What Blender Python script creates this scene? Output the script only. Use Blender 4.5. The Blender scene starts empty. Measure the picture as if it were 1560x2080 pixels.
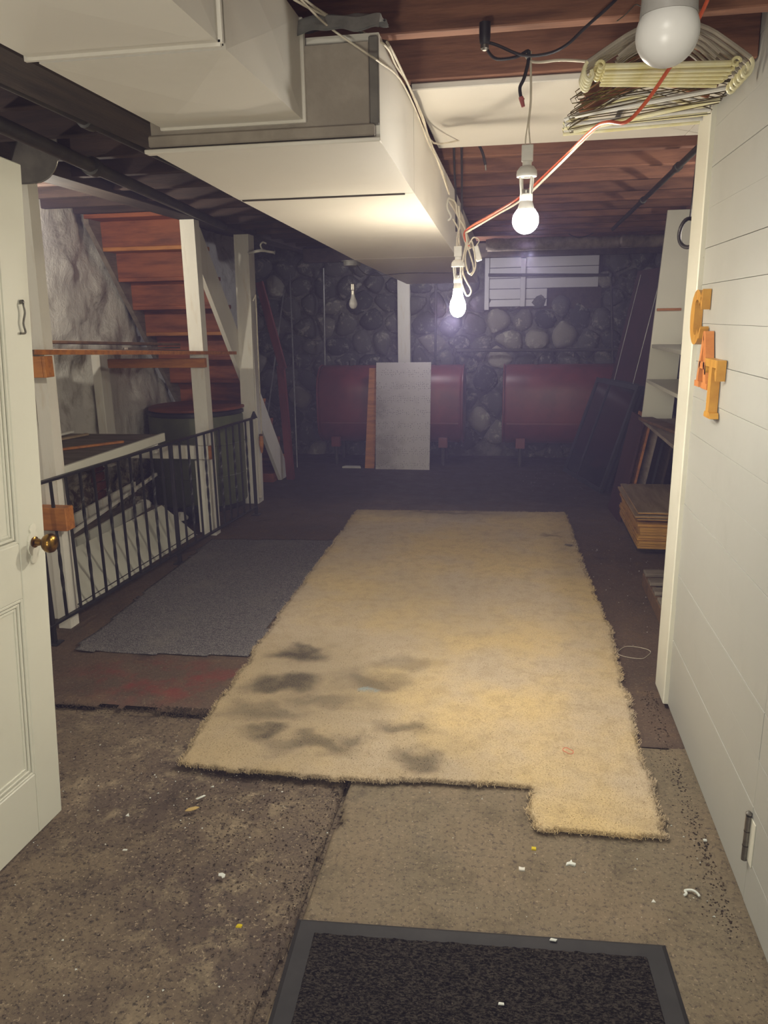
import bpy, bmesh, math, random
import numpy as np
from mathutils import Vector, Matrix, noise as mnoise
random.seed(7); rng = np.random.default_rng(7)
PI = math.pi
SC = bpy.context.scene
COL = SC.collection

# ---------------------------------------------------------------- camera, world, exposure
PITCH, YAW, ROLL, CAMH, FPX = math.radians(14.2268), math.radians(9.7496), math.radians(0.94), 1.6, 1560.0
fwd = Vector((-math.sin(YAW)*math.cos(PITCH), math.cos(YAW)*math.cos(PITCH), -math.sin(PITCH)))
rgt = Vector((math.cos(YAW), math.sin(YAW), 0)); upv = rgt.cross(fwd)
_c, _s = math.cos(ROLL), math.sin(ROLL)
rgt, upv = rgt*_c - upv*_s, rgt*_s + upv*_c
cam_d = bpy.data.cameras.new('camera'); cam = bpy.data.objects.new('camera', cam_d); COL.objects.link(cam)
cam_d.sensor_fit = 'VERTICAL'; cam_d.sensor_height = 24.0; cam_d.lens = 24.0*FPX/2080.0
cam_d.clip_start = 0.02; cam_d.clip_end = 60
cam.matrix_world = Matrix(((rgt.x, upv.x, -fwd.x, 0), (rgt.y, upv.y, -fwd.y, 0), (rgt.z, upv.z, -fwd.z, CAMH), (0, 0, 0, 1)))
SC.camera = cam
SC.view_settings.view_transform = 'Standard'
SC.view_settings.look = 'None'
SC.view_settings.gamma = 1.0
SC.view_settings.use_curve_mapping = False
SC.cycles.diffuse_bounces = 7
SC.view_settings.exposure = 0.34
world = bpy.data.worlds.new('world'); SC.world = world; world.use_nodes = True
world.node_tree.nodes['Background'].inputs[0].default_value = (0.55, 0.6, 0.75, 1)
world.node_tree.nodes['Background'].inputs[1].default_value = 0.02

# bluish haze added to imitate lens glow around the bulbs
_vs = world.node_tree.nodes.new('ShaderNodeVolumeScatter'); _vs.inputs['Color'].default_value = (.58, .53, 1.0, 1)
_vs.inputs['Density'].default_value = .020; _vs.inputs['Anisotropy'].default_value = .25
world.node_tree.links.new(_vs.outputs[0], world.node_tree.nodes['World Output'].inputs['Volume'])

BULB1 = 150.0      # radiance of the white globe bulb
BULB2 = 430.0      # radiance of the warm pear bulb
def area_light(name, loc, rot, size, power, col):
    l = bpy.data.lights.new(name, 'AREA'); l.shape = 'DISK'; l.size = size; l.energy = power; l.color = col
    o = bpy.data.objects.new(name, l); COL.objects.link(o); o.location = loc; o.rotation_euler = rot
    return o
def point_fill(name, loc, power, col, r=.04):
    l = bpy.data.lights.new(name, 'POINT'); l.shadow_soft_size = r; l.energy = power; l.color = col
    o = bpy.data.objects.new(name, l); COL.objects.link(o); o.location = loc; return o
# the LED boards inside the two lit bulbs throw their light mostly downwards
area_light('led_board_globe_bulb', (0.02, 2.2, 1.762), (0, 0, 0), 0.06, 7.0, (1.0, 0.95, 0.86))
area_light('led_board_warm_bulb', (-0.228, 3.0, 1.608), (0, 0, 0), 0.05, 42.0, (1.0, 0.94, 0.86))
# fill lights added out of view: behind the camera, both bays, beyond the duct
area_light('added_rear_fill', (-0.35, -1.0, 2.25), (math.radians(35), 0, 0), 0.5, 20.0, (1.0, 0.95, 0.86))
point_fill('added_low_rear_fill', (-0.45, -0.75, 0.85), 62.0, (1.0, 0.95, 0.86), .12)
point_fill('added_left_bay_fill', (-2.72, 4.0, 2.1), 36.0, (1.0, 0.93, 0.83))
point_fill('added_left_front_fill', (-2.4, 1.6, 1.9), 24.0, (1.0, 0.93, 0.83))
point_fill('added_right_bay_fill', (1.25, 4.0, 1.95), 30.0, (1.0, 0.90, 0.80))
point_fill('added_duct_end_fill', (-0.70, 7.68, 2.08), 22.0, (0.90, 0.88, 1.0))

# ---------------------------------------------------------------- helpers
def W(px, py, ax, v):
    """the point of the plane ax = v that the photograph shows at (px, py)"""
    d = fwd + rgt*((px-780.0)/FPX) - upv*((py-1040.0)/FPX)
    o = Vector((0, 0, CAMH)); i = 'xyz'.index(ax)
    return o + d*((v-o[i])/d[i])

def hexc(h):
    h = h.lstrip('#'); c = [int(h[i:i+2], 16)/255 for i in (0, 2, 4)]
    return tuple(x/12.92 if x <= 0.04045 else ((x+0.055)/1.055)**2.4 for x in c) + (1,)

class NT:
    def __init__(s, name):
        s.m = bpy.data.materials.new(name); s.m.use_nodes = True; s.t = s.m.node_tree; s.b = s.t.nodes['Principled BSDF']
        s.co = None
    def n(s, ty, **kw):
        nd = s.t.nodes.new(ty)
        for k, v in kw.items(): setattr(nd, k, v)
        return nd
    def l(s, a, b): s.t.links.new(a, b)
    def coord(s, scale=(1, 1, 1), rot=(0, 0, 0), wide=False):
        tc = s.n('ShaderNodeTexCoord'); mp = s.n('ShaderNodeMapping')
        mp.inputs['Scale'].default_value = scale; mp.inputs['Rotation'].default_value = rot
        if wide:
            g = s.n('ShaderNodeNewGeometry'); s.l(g.outputs['Position'], mp.inputs[0])
        else: s.l(tc.outputs['Object'], mp.inputs[0])
        return mp.outputs[0]
    def noise(s, co, scale, detail=4, rough=.6, dist=0):
        nd = s.n('ShaderNodeTexNoise'); nd.inputs['Scale'].default_value = scale; nd.inputs['Detail'].default_value = detail
        nd.inputs['Roughness'].default_value = rough; nd.inputs['Distortion'].default_value = dist
        s.l(co, nd.inputs['Vector']); return nd.outputs['Fac']
    def ramp(s, f, a, b, lo=0., hi=1.):
        nd = s.n('ShaderNodeMapRange'); nd.inputs[1].default_value = a; nd.inputs[2].default_value = b
        nd.inputs[3].default_value = lo; nd.inputs[4].default_value = hi; nd.interpolation_type = 'SMOOTHSTEP'
        s.l(f, nd.inputs[0]); return nd.outputs[0]
    def mix(s, f, a, b, mode='MIX'):
        nd = s.n('ShaderNodeMix', data_type='RGBA', blend_type=mode)
        for v, i in ((f, 0), (a, 6), (b, 7)):
            if hasattr(v, 'links') or hasattr(v, 'is_linked'): s.l(v, nd.inputs[i])
            else: nd.inputs[i].default_value = v
        return nd.outputs[2]
    def math(s, op, a, b=0.):
        nd = s.n('ShaderNodeMath', operation=op)
        for v, i in ((a, 0), (b, 1)):
            if hasattr(v, 'is_linked'): s.l(v, nd.inputs[i])
            else: nd.inputs[i].default_value = v
        return nd.outputs[0]
    def bump(s, h, strength, dist, prev=None):
        nd = s.n('ShaderNodeBump'); nd.inputs['Strength'].default_value = strength; nd.inputs['Distance'].default_value = dist
        s.l(h, nd.inputs['Height'])
        if prev: s.l(prev, nd.inputs['Normal'])
        return nd.outputs[0]
    def done(s, col=None, rough=None, nrm=None, metal=0.0, spec=0.5):
        if col is not None:
            if hasattr(col, 'is_linked'): s.l(col, s.b.inputs['Base Color'])
            else: s.b.inputs['Base Color'].default_value = col
        if rough is not None:
            if hasattr(rough, 'is_linked'): s.l(rough, s.b.inputs['Roughness'])
            else: s.b.inputs['Roughness'].default_value = rough
        if nrm: s.l(nrm, s.b.inputs['Normal'])
        s.b.inputs['Metallic'].default_value = metal
        s.b.inputs['Specular IOR Level'].default_value = spec
        return s.m

def simple(name, c1, c2, scale=6, rough=.6, bscale=40, bstr=.25, bdist=.003, metal=0, aniso=(1, 1, 1), spec=.4, rnd=0.0, lo=.35, hi=.7):
    """two tones of noise, fine relief, an optional shift of tone from piece to piece"""
    t = NT(name); co = t.coord(aniso)
    f = t.ramp(t.noise(co, scale, 6, .65), lo, hi)
    c = t.mix(f, hexc(c1), hexc(c2))
    if rnd:
        oi = t.n('ShaderNodeObjectInfo'); v = t.math('MULTIPLY_ADD', oi.outputs['Random'], rnd*2); 
        v.node.inputs[2].default_value = 1-rnd
        hs = t.n('ShaderNodeHueSaturation'); t.l(v, hs.inputs['Value']); t.l(c, hs.inputs['Color']); c = hs.outputs[0]
    b = t.bump(t.noise(co, bscale, 4, .6), bstr, bdist)
    return t.done(c, rough, b, metal, spec)

def paint(name, base, dirt, amount=.5, rough=.45, scuff=True, spec=.5):
    t = NT(name); co = t.coord(wide=True)
    f = t.ramp(t.noise(co, 3.0, 7, .7), .48, .8, 0, amount)
    c = t.mix(f, hexc(base), hexc(dirt))
    if scuff:
        sp = t.ramp(t.noise(t.coord((1, 1, 1), wide=True), 55, 3, .7), .70, .78, 0, .5)
        c = t.mix(sp, c, hexc(dirt))
    b = t.bump(t.noise(co, 60, 3, .5), .18, .002); b = t.bump(t.noise(co, 6, 2, .5), .15, .01, b)
    return t.done(c, rough, b, 0, spec)

M = {}
M['paint'] = paint('white_paint', '#d0cebf', '#9a9079', .35)
M['duct'] = paint('duct_paint', '#d2cdc2', '#b3ada1', .3, .42, False)
M['duct_end'] = simple('duct_end_paint', '#9a9184', '#82796d', 4, .7, 30, .6, .004)
M['dark_gap'] = simple('seam_dark', '#2b251d', '#3d352a', 8, .8)
M['door'] = paint('door_paint', '#c6c5b6', '#aeab9b', .25, .4, False)
M['plank'] = paint('plank_paint', '#a2a29b', '#87857c', .3, .5)
M['lumber_white'] = simple('painted_lumber', '#dcd8cd', '#bda887', 5, .6, 30, .3, .003, aniso=(4, 4, .8), lo=.5, hi=.95)
M['plaster'] = None
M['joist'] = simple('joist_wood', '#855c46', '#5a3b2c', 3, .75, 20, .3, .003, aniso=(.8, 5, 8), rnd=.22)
M['joist_shaded'] = simple('shaded_joist_wood', '#3f2f27', '#2a1f1a', 3, .8, 20, .3, .003, aniso=(.8, 5, 8), rnd=.2)  # shade of the left ceiling put into the wood colour
M['subfloor'] = simple('subfloor_wood', '#4a3228', '#2c1e19', 3, .8, 20, .3, .003, aniso=(6, .8, 1))
M['dark_wood'] = simple('old_dark_wood', '#3f342a', '#261e18', 3, .8, 20, .3, .003, aniso=(6, .8, 6))
M['riser'] = simple('riser_wood', '#9a5530', '#6b3519', 2.2, .6, 14, .2, .002, aniso=(1, 3, 7), rnd=.12)
M['orange_wood'] = simple('orange_pine', '#bb7a3a', '#93592a', 4, .55, 20, .2, .002, aniso=(1, 6, 6))
M['brown_board'] = simple('brown_board', '#6f553d', '#54402f', 3, .65, 20, .2, .002, aniso=(1, 6, 6))
M['dusty_board'] = simple('dusty_board', '#7d7365', '#5d5244', 3, .8, 30, .3, .002, aniso=(1, 4, 6))
M['ply_face'] = simple('plywood_face', '#a59073', '#85714f', 2, .6, 30, .2, .001, aniso=(8, 1, 8), rnd=.1)
M['ply_edge'] = simple('plywood_edge', '#c2913f', '#8a6028', 6, .6, 30, .2, .001, aniso=(1, 1, 14), rnd=.15)
M['grey_board'] = simple('grey_weathered_board', '#8c8073', '#6b6056', 3, .8, 20, .3, .003, aniso=(5, 1, 5))
M['black_iron'] = simple('black_iron', '#1c1c1d', '#29272a', 9, .45, 60, .3, .001, spec=.5)
M['black_pipe'] = simple('black_pipe', '#26241f', '#3a372c', 7, .5, 60, .3, .001)
M['galv'] = simple('galvanised_sheet', '#8a8983', '#6a6964', 9, .55, 40, .3, .002, metal=.3)
M['dull_sheet'] = simple('dull_metal_sheet', '#6c675f', '#57534c', 7, .6, 40, .3, .002, metal=.2)
M['conduit'] = simple('conduit', '#8b8b8a', '#6a6a6a', 9, .4, metal=.6)
M['tank'] = simple('tank_red', '#6f2f2b', '#572420', 2.5, .42, 90, .12, .001, spec=.5)
M['redpaint'] = simple('red_painted_wood', '#6e2a26', '#511d1b', 3, .55, 30, .25, .002, aniso=(4, 4, 1))
M['darkred'] = simple('dark_red_board', '#3e2022', '#2c1719', 3, .5, 30, .2, .002)
M['green'] = simple('green_enamel', '#6c7250', '#5b6144', 3, .5, 50, .12, .001)
M['brass'] = simple('aged_brass', '#8d6c30', '#5f4420', 20, .28, 80, .2, .0005, metal=1.0)
M['steel'] = simple('steel', '#8f8c84', '#6d6a63', 20, .35, 60, .2, .0005, metal=.9)
M['whiteplastic'] = simple('white_plastic', '#cfccc2', '#b9b6ac', 9, .4, 60, .05, .0005)
M['cord_white'] = simple('white_cord', '#c9c0ac', '#a99f8b', 12, .5, 60, .05, .0005)
M['cord_orange'] = simple('orange_cord', '#d4613c', '#b54e2e', 12, .45, 60, .05, .0005)
M['cord_black'] = simple('black_cord', '#1d1a1c', '#2a2526', 12, .5, 60, .05, .0005)
M['wirenut'] = simple('red_wire_nut', '#b0615c', '#8e4743', 12, .5)
M['cream'] = simple('cream_plastic', '#ddd7b4', '#cfc486', 14, .3, 60, .05, .0005)
M['wire'] = simple('hanger_wire', '#6f6230', '#3b3422', 20, .35, metal=.7)
M['hangwood'] = simple('hanger_wood', '#8a5a34', '#5d3a22', 6, .4, 40, .1, .0005, aniso=(2, 8, 8))
M['clear'] = simple('clear_plastic', '#a89f90', '#8f877a', 6, .25)
M['grey_collar'] = simple('grey_collar_plastic', '#8b8884', '#7b7874', 6, .4)
M['letter_gold'] = simple('letter_wood_gold', '#c4933c', '#a87526', 6, .4, 30, .15, .001, aniso=(1, 5, 1))
M['letter_orange'] = simple('letter_wood_orange', '#cf8a4c', '#b87137', 6, .4, 30, .15, .001, aniso=(1, 5, 1))
M['yellow'] = simple('yellow_plastic', '#c9b41e', '#b09a16', 9, .4)
M['chip'] = simple('paint_chip', '#cfd2cb', '#b6b8b0', 9, .6)
M['chip_tan'] = simple('tan_chip', '#b59b62', '#9f8650', 9, .6)
M['offbulb'] = simple('frosted_bulb', '#c3c1bd', '#bcbab6', 5, .35, 60, .02, .0005)
M['screw'] = simple('bulb_base', '#b7b3a8', '#96928a', 20, .3, metal=.8)
M['brick'] = simple('old_brick', '#7e4435', '#5f3026', 9, .85, 40, .5, .003, rnd=.15)
M['rubber'] = simple('mat_rubber', '#222120', '#2c2a29', 9, .7, 90, .3, .001)
M['whitewin'] = paint('window_boards', '#b8b5b8', '#8f8b8d', .3, .6, False)
M['blackp'] = simple('black_plastic', '#151515', '#1f1f1f', 9, .4)
M['peg'] = None

def m_plaster():
    t = NT('whitewashed_plaster'); co = t.coord(wide=True)
    big = t.noise(co, 3.2, 8, .7, .4); fine = t.noise(co, 22, 6, .65)
    c = t.mix(t.ramp(big, .5, .68), hexc('#d3cfc7'), hexc('#a39c92'))
    sep = t.n('ShaderNodeSeparateXYZ'); g = t.n('ShaderNodeNewGeometry'); t.l(g.outputs['Position'], sep.inputs[0])
    low = t.ramp(t.math('ADD', sep.outputs[2], t.math('MULTIPLY', t.noise(co, 4, 5, .6), .9)), .85, 1.1, 1, 0)
    rub = t.mix(t.ramp(t.noise(co, 9, 6, .75, .6), .42, .62), hexc('#4b3c2c'), hexc('#b2a893'))
    c = t.mix(low, c, rub)
    b = t.bump(fine, .55, .012); b = t.bump(big, .6, .05, b)
    return t.done(c, .85, b, 0, .2)
M['plaster'] = m_plaster()

def m_stone(name, a, b_, c_):
    t = NT(name); co = t.coord(wide=True)
    oi = t.n('ShaderNodeObjectInfo')
    base = t.mix(oi.outputs['Random'], hexc(a), hexc(b_))
    pat = t.ramp(t.noise(co, 9, 7, .75, .3), .52, .66, 0, .85)
    c = t.mix(pat, base, hexc(c_))
    bb = t.bump(t.noise(co, 30, 6, .7), .5, .01)
    return t.done(c, .9, bb, 0, .15)
M['stone'] = m_stone('field_stone', '#2f302f', '#55534f', '#8d8a80')
M['stone_light'] = m_stone('whitewashed_stone', '#5d5a55', '#8b867c', '#aca79a')
def m_mortar():
    t = NT('mortar'); co = t.coord(wide=True)
    c = t.mix(t.ramp(t.noise(co, 5, 7, .7), .4, .65), hexc('#3c3b3a'), hexc('#6a6761'))
    bb = t.bump(t.noise(co, 25, 6, .7), .7, .02)
    return t.done(c, .95, bb, 0, .1)
M['mortar'] = m_mortar()

def m_floor(name, cols, dirt, speck):
    t = NT(name); co = t.coord(wide=True)
    big = t.noise(co, 1.5, 6, .6, .3); mid = t.noise(co, 7, 8, .7); fine = t.noise(co, 75, 6, .75)
    c = t.mix(t.ramp(big, .35, .65), hexc(cols[0]), hexc(cols[1]))
    c = t.mix(t.ramp(mid, .5, .68, 0, .7), c, hexc(cols[2]))
    c = t.mix(t.ramp(t.noise(co, 2.6, 6, .65, .8), .55, .72, 0, .75), c, hexc(dirt))
    c = t.mix(t.ramp(fine, .53, .62, 0, speck), c, hexc('#1d1712'))
    c = t.mix(t.ramp(t.noise(co, 38, 5, .8), .50, .66, 0, speck*.6), c, hexc('#2a221a'))
    c = t.mix(t.ramp(t.noise(co, 95, 4, .7), .58, .68, 0, speck), c, hexc('#a3937a'))
    return t, co, c, mid, fine
def fin_floor(t, co, c, mid, fine, k):
    bb = t.bump(fine, .35*k, .006); bb = t.bump(mid, .4*k, .02, bb)
    return t.done(c, t.ramp(mid, .3, .7, .62, .85), bb, 0, .35)
a = m_floor('rough_slab', ('#746550', '#51443a', '#8f8067'), '#231b15', .8); M['slab_rough'] = fin_floor(*a, 1.3)
a = m_floor('worn_slab', ('#6e634f', '#776852', '#5d5342'), '#3d352b', .6); M['slab_main'] = fin_floor(*a, .8)
def m_rear():
    t, co, c, mid, fine = m_floor('rear_slab', ('#4f4136', '#5b4a3d', '#66523f'), '#2e2620', .45)
    # red paint spilt on the slab before the grey carpet
    g = t.n('ShaderNodeNewGeometry'); mp = t.n('ShaderNodeMapping'); t.l(g.outputs['Position'], mp.inputs[0])
    mp.inputs['Location'].default_value = (1.55, -3.02, 0)
    vl = t.n('ShaderNodeVectorMath', operation='MULTIPLY'); t.l(mp.outputs[0], vl.inputs[0]); vl.inputs[1].default_value = (1.7, 3.6, 0)
    ln = t.n('ShaderNodeVectorMath', operation='LENGTH'); t.l(vl.outputs[0], ln.inputs[0])
    f = t.ramp(ln.outputs['Value'], .3, 1.1, 1, 0)
    f = t.math('MULTIPLY', f, t.ramp(t.noise(co, 6, 6, .7), .42, .66, .0, .7))
    c = t.mix(f, c, hexc('#722d28'))
    # darker towards the far end
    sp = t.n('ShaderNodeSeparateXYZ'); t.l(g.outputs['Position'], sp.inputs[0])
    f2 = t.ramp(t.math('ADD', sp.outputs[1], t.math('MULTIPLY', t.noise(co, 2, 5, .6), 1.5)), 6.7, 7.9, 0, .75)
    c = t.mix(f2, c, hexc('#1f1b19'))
    return fin_floor(t, co, c, mid, fine, .8)
M['slab_rear'] = m_rear()

def blob(t, pts, co, r0, r1):
    """stain mask: the nearest of a few spots, in metres, with ragged borders"""
    out = None
    g = t.n('ShaderNodeNewGeometry')
    dn = t.n('ShaderNodeTexNoise'); dn.inputs['Scale'].default_value = 6; dn.inputs['Detail'].default_value = 5
    t.l(g.outputs['Position'], dn.inputs['Vector'])
    ad = t.n('ShaderNodeVectorMath', operation='MULTIPLY_ADD'); t.l(dn.outputs['Color'], ad.inputs[0]); ad.inputs[1].default_value = (.34, .34, 0); ad.inputs[2].default_value = (-.17, -.17, 0)
    ps = t.n('ShaderNodeVectorMath', operation='ADD'); t.l(g.outputs['Position'], ps.inputs[0]); t.l(ad.outputs[0], ps.inputs[1])
    for (x, y, sx, sy, k) in pts:
        sb = t.n('ShaderNodeVectorMath', operation='SUBTRACT'); t.l(ps.outputs[0], sb.inputs[0]); sb.inputs[1].default_value = (x, y, 0)
        ml = t.n('ShaderNodeVectorMath', operation='MULTIPLY'); t.l(sb.outputs[0], ml.inputs[0]); ml.inputs[1].default_value = (1/sx, 1/sy, 0)
        ln = t.n('ShaderNodeVectorMath', operation='LENGTH'); t.l(ml.outputs[0], ln.inputs[0])
        f = t.ramp(ln.outputs['Value'], r0, r1, k, 0)
        out = f if out is None else t.math('MAXIMUM', out, f)
    return out

def m_rug():
    t = NT('shag_pile'); co = t.coord(wide=True)
    fine = t.noise(co, 160, 3, .7); mid = t.noise(co, 14, 6, .7)
    c = t.mix(t.ramp(t.noise(co, 1.3, 5, .6), .38, .62), hexc('#b8a890'), hexc('#c4ad80'))
    c = t.mix(t.ramp(mid, .45, .65, 0, .4), c, hexc('#9c8969'))
    # general greying of the left half and the far end
    c = t.mix(blob(t, [(-.95, 2.9, .7, 1.0, .8), (-.6, 3.9, .8, .9, .35), (-.6, 6.3, 1.2, .35, .75), (-1.1, 4.4, .35, 1.4, .25), (-.35, 2.45, .45, .4, .45)], co, .2, 1.2), c, hexc('#8d7f68'))
    st = [(-1.0, 3.34, .18, .13, .95), (-.98, 3.03, .2, .12, .9), (-.93, 2.60, .13, .09, .85), (-1.0, 2.77, .22, .12, .6),
          (-.62, 3.1, .2, .12, .6), (-.40, 2.72, .14, .09, .65), (-.33, 2.50, .13, .10, .7), (-.72, 2.55, .22, .10, .7), (-.60, 2.62, .09, .07, .6),
          (-.45, 3.3, .2, .1, .4), (-.75, 2.9, .25, .1, .5), (-.55, 6.2, .5, .07, .5), (.3, 5.6, .12, .06, .5)]
    c = t.mix(blob(t, st, co, .15, 1.15), c, hexc('#3f3a32'))
    c = t.mix(blob(t, [(-.62, 3.03, .05, .05, .6)], co, .2, 1.0), c, hexc('#7d97a0'))
    c = t.mix(t.ramp(fine, .47, .6, 0, .35), c, hexc('#86755b'))
    bb = t.bump(fine, .5, .006)
    return t.done(c, .95, bb, 0, .1)
M['rug'] = m_rug()
def m_grey():
    t = NT('grey_needle_carpet'); co = t.coord(wide=True)
    fine = t.noise(co, 190, 3, .8); s = t.noise(t.coord((1, 3, 1), wide=True), 60, 3, .7)
    c = t.mix(t.ramp(fine, .45, .57), hexc('#464346'), hexc('#85807c'))
    c = t.mix(t.ramp(s, .47, .6, 0, .6), c, hexc('#343235'))
    c = t.mix(t.ramp(t.noise(co, 3, 5, .6), .5, .75, 0, .35), c, hexc('#7b746a'))
    return t.done(c, .95, t.bump(fine, .6, .004), 0, .1)
M['grey'] = m_grey()
def m_matpile():
    t = NT('entrance_mat_pile'); co = t.coord((1, 2.2, 1), wide=True)
    fine = t.noise(co, 110, 4, .8)
    c = t.mix(t.ramp(fine, .44, .6), hexc('#110f0f'), hexc('#4d4740'))
    c = t.mix(t.ramp(t.noise(t.coord(wide=True), 140, 2, .6), .69, .76, 0, .7), c, hexc('#85796a'))
    return t.done(c, .95, t.bump(fine, 1.0, .008), 0, .1)
M['matpile'] = m_matpile()
def m_peg():
    t = NT('perforated_ceiling_board'); co = t.coord(wide=True)
    v = t.n('ShaderNodeTexVoronoi'); v.inputs['Scale'].default_value = 48; v.inputs['Randomness'].default_value = .45; t.l(co, v.inputs['Vector'])
    hole = t.ramp(v.outputs['Distance'], .12, .30, .9, 0)
    c = t.mix(t.ramp(t.noise(co, 2.5, 5, .6), .45, .7), hexc('#b7b1ad'), hexc('#98918b'))
    c = t.mix(hole, c, hexc('#6a6460'))
    c = t.mix(blob(t, [(-1.2, 8.12, .02, .5, .0)], co, .1, 1), c, hexc('#3b3531'))
    return t.done(c, .8, t.bump(hole, .3, -.004), 0, .2)
M['peg'] = m_peg()
def m_glass():
    t = NT('storm_window_glass')
    f = t.ramp(t.noise(t.coord(wide=True), 4, 4, .6), .4, .7)
    return t.done(t.mix(f, hexc('#10141c'), hexc('#1c2129')), .12, None, 0, .5)
M['glass'] = m_glass()
M['storm_frame'] = simple('storm_window_frame', '#2b3036', '#22262b', 5, .5, 50, .1, .001)
def emis(name, col, s):
    m = bpy.data.materials.new(name); m.use_nodes = True; b = m.node_tree.nodes['Principled BSDF']
    b.inputs['Base Color'].default_value = (.9, .9, .9, 1); b.inputs['Emission Color'].default_value = col; b.inputs['Emission Strength'].default_value = s
    return m
M['lit1'] = emis('lit_led_globe', (1.0, .96, .90, 1), BULB1)
M['lit2'] = emis('lit_warm_bulb', (1.0, .88, .72, 1), BULB2)

# ---------------------------------------------------------------- mesh builder
class MB:
    """collects simple solids in world coordinates; build() links them as one object"""
    def __init__(s): s.v = []; s.f = []; s.sm = []
    def add(s, vs, fs, smooth=False, mat=None):
        o = len(s.v)
        s.v += [tuple(mat @ Vector(p)) if mat is not None else tuple(p) for p in vs]
        s.f += [tuple(i+o for i in f) for f in fs]; s.sm += [smooth]*len(fs); return s
    def box(s, x0, x1, y0, y1, z0, z1, mat=None, c=0.0):
        """box; c cuts its four long-side corners so that edges catch light"""
        if c <= 0:
            vs = [(x, y, z) for z in (z0, z1) for y in (y0, y1) for x in (x0, x1)]
            return s.add(vs, [(0, 2, 3, 1), (4, 5, 7, 6), (0, 1, 5, 4), (2, 6, 7, 3), (0, 4, 6, 2), (1, 3, 7, 5)], mat=mat)
        bm = bmesh.new(); bmesh.ops.create_cube(bm, size=1)
        for v in bm.verts: v.co = Vector((x0+(v.co.x+.5)*(x1-x0), y0+(v.co.y+.5)*(y1-y0), z0+(v.co.z+.5)*(z1-z0)))
        bmesh.ops.bevel(bm, geom=bm.edges[:], offset=c, segments=1, affect='EDGES')
        bm.verts.index_update()
        vs = [v.co.copy() for v in bm.verts]; fs = [[v.index for v in f.verts] for f in bm.faces]; bm.free()
        return s.add(vs, fs, mat=mat)
    def hexa(s, bot, top):
        """solid between two quads of matching corners"""
        vs = [tuple(p) for p in bot]+[tuple(p) for p in top]
        c0 = sum((Vector(p) for p in vs), Vector())/8
        fs = [(0, 1, 2, 3), (7, 6, 5, 4)]+[(i, i+4, (i+1) % 4+4, (i+1) % 4) for i in range(4)]
        out = []
        for f in fs:
            p = [Vector(vs[i]) for i in f]; n = (p[2]-p[0]).cross(p[3]-p[1]); c = sum(p, Vector())/4
            out.append(f if n.dot(c-c0) > 0 else f[::-1])
        return s.add(vs, out)
    def bar(s, a, b, w, h, up=(0, 0, 1), c=0.0, ext=0):
        """a board from a to b, w wide (sideways), h thick (along up)"""
        a = Vector(a); b = Vector(b); d = (b-a); L = d.length; d.normalize()
        u = Vector(up); sd = d.cross(u).normalized(); u = sd.cross(d)
        m = Matrix(((d.x, sd.x, u.x, a.x), (d.y, sd.y, u.y, a.y), (d.z, sd.z, u.z, a.z), (0, 0, 0, 1)))
        return s.box(-ext, L+ext, -w/2, w/2, -h/2, h/2, m, c)
    def tube(s, pts, r, n=8, closed=False, caps=True):
        P = [Vector(p) for p in pts]; k = len(P); rr = r if isinstance(r, (list, tuple)) else [r]*k
        rings = []; ref = None
        for i, p in enumerate(P):
            a = P[(i-1) % k] if (closed or i > 0) else p; b = P[(i+1) % k] if (closed or i < k-1) else p
            d = (b-a)
            if d.length < 1e-9: d = Vector((0, 0, 1))
            d.normalize()
            if ref is None: ref = Vector((0, 0, 1)) if abs(d.z) < .9 else Vector((1, 0, 0))
            u = (ref - d*ref.dot(d))
            if u.length < 1e-6: u = d.orthogonal()
            u.normalize(); ref = u; w = d.cross(u)
            rings.append([p+(u*math.cos(2*PI*j/n)+w*math.sin(2*PI*j/n))*rr[i] for j in range(n)])
        vs = [q for r_ in rings for q in r_]; fs = []
        for i in range(k if closed else k-1):
            i2 = (i+1) % k
            for j in range(n): fs.append((i*n+j, i*n+(j+1) % n, i2*n+(j+1) % n, i2*n+j))
        s.add(vs, fs, True)
        if not closed and caps: s.add(rings[0], [tuple(range(n))[::-1]]); s.add(rings[-1], [tuple(range(n))])
        return s
    def lathe(s, prof, c, n=24, ax='z', mat=None):
        """prof: (radius, height) pairs turned about the axis ax through c"""
        vs = []; fs = []
        for (r, h) in prof:
            for j in range(n):
                a = 2*PI*j/n; p = (r*math.cos(a), r*math.sin(a), h)
                if ax == 'x': p = (p[2], p[0], p[1])
                if ax == 'y': p = (p[1], p[2], p[0])
                q = Vector(p)
                if mat is not None: q = mat @ q
                vs.append((q.x+c[0], q.y+c[1], q.z+c[2]))
        for i in range(len(prof)-1):
            for j in range(n): fs.append((i*n+j, i*n+(j+1) % n, (i+1)*n+(j+1) % n, (i+1)*n+j))
        fs.append(tuple(range(n))[::-1]); fs.append(tuple((len(prof)-1)*n+j for j in range(n)))
        return s.add(vs, fs, True)
    def prism(s, poly, d, mat=None):
        """a 2-D outline (u, v) thickened by d along +w, placed by mat"""
        n = len(poly); vs = [(u, v, 0) for u, v in poly]+[(u, v, d) for u, v in poly]
        ar = sum(poly[i][0]*poly[(i+1) % n][1]-poly[(i+1) % n][0]*poly[i][1] for i in range(n))
        fs = [tuple(range(n))[::-1], tuple(range(n, 2*n))]+[(i, (i+1) % n, (i+1) % n+n, i+n) for i in range(n)]
        if ar < 0: fs = [f[::-1] for f in fs]
        return s.add(vs, fs, False, mat)
    def mesh(s, name, m, org=(0, 0, 0)):
        me = bpy.data.meshes.new(name)
        me.from_pydata([(p[0]-org[0], p[1]-org[1], p[2]-org[2]) for p in s.v], [], s.f)
        me.polygons.foreach_set('use_smooth', s.sm); me.materials.append(m); me.update(); 
        if any(s.sm):
            try: me.set_sharp_from_angle(angle=math.radians(42))
            except Exception: pass
        return me
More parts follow.
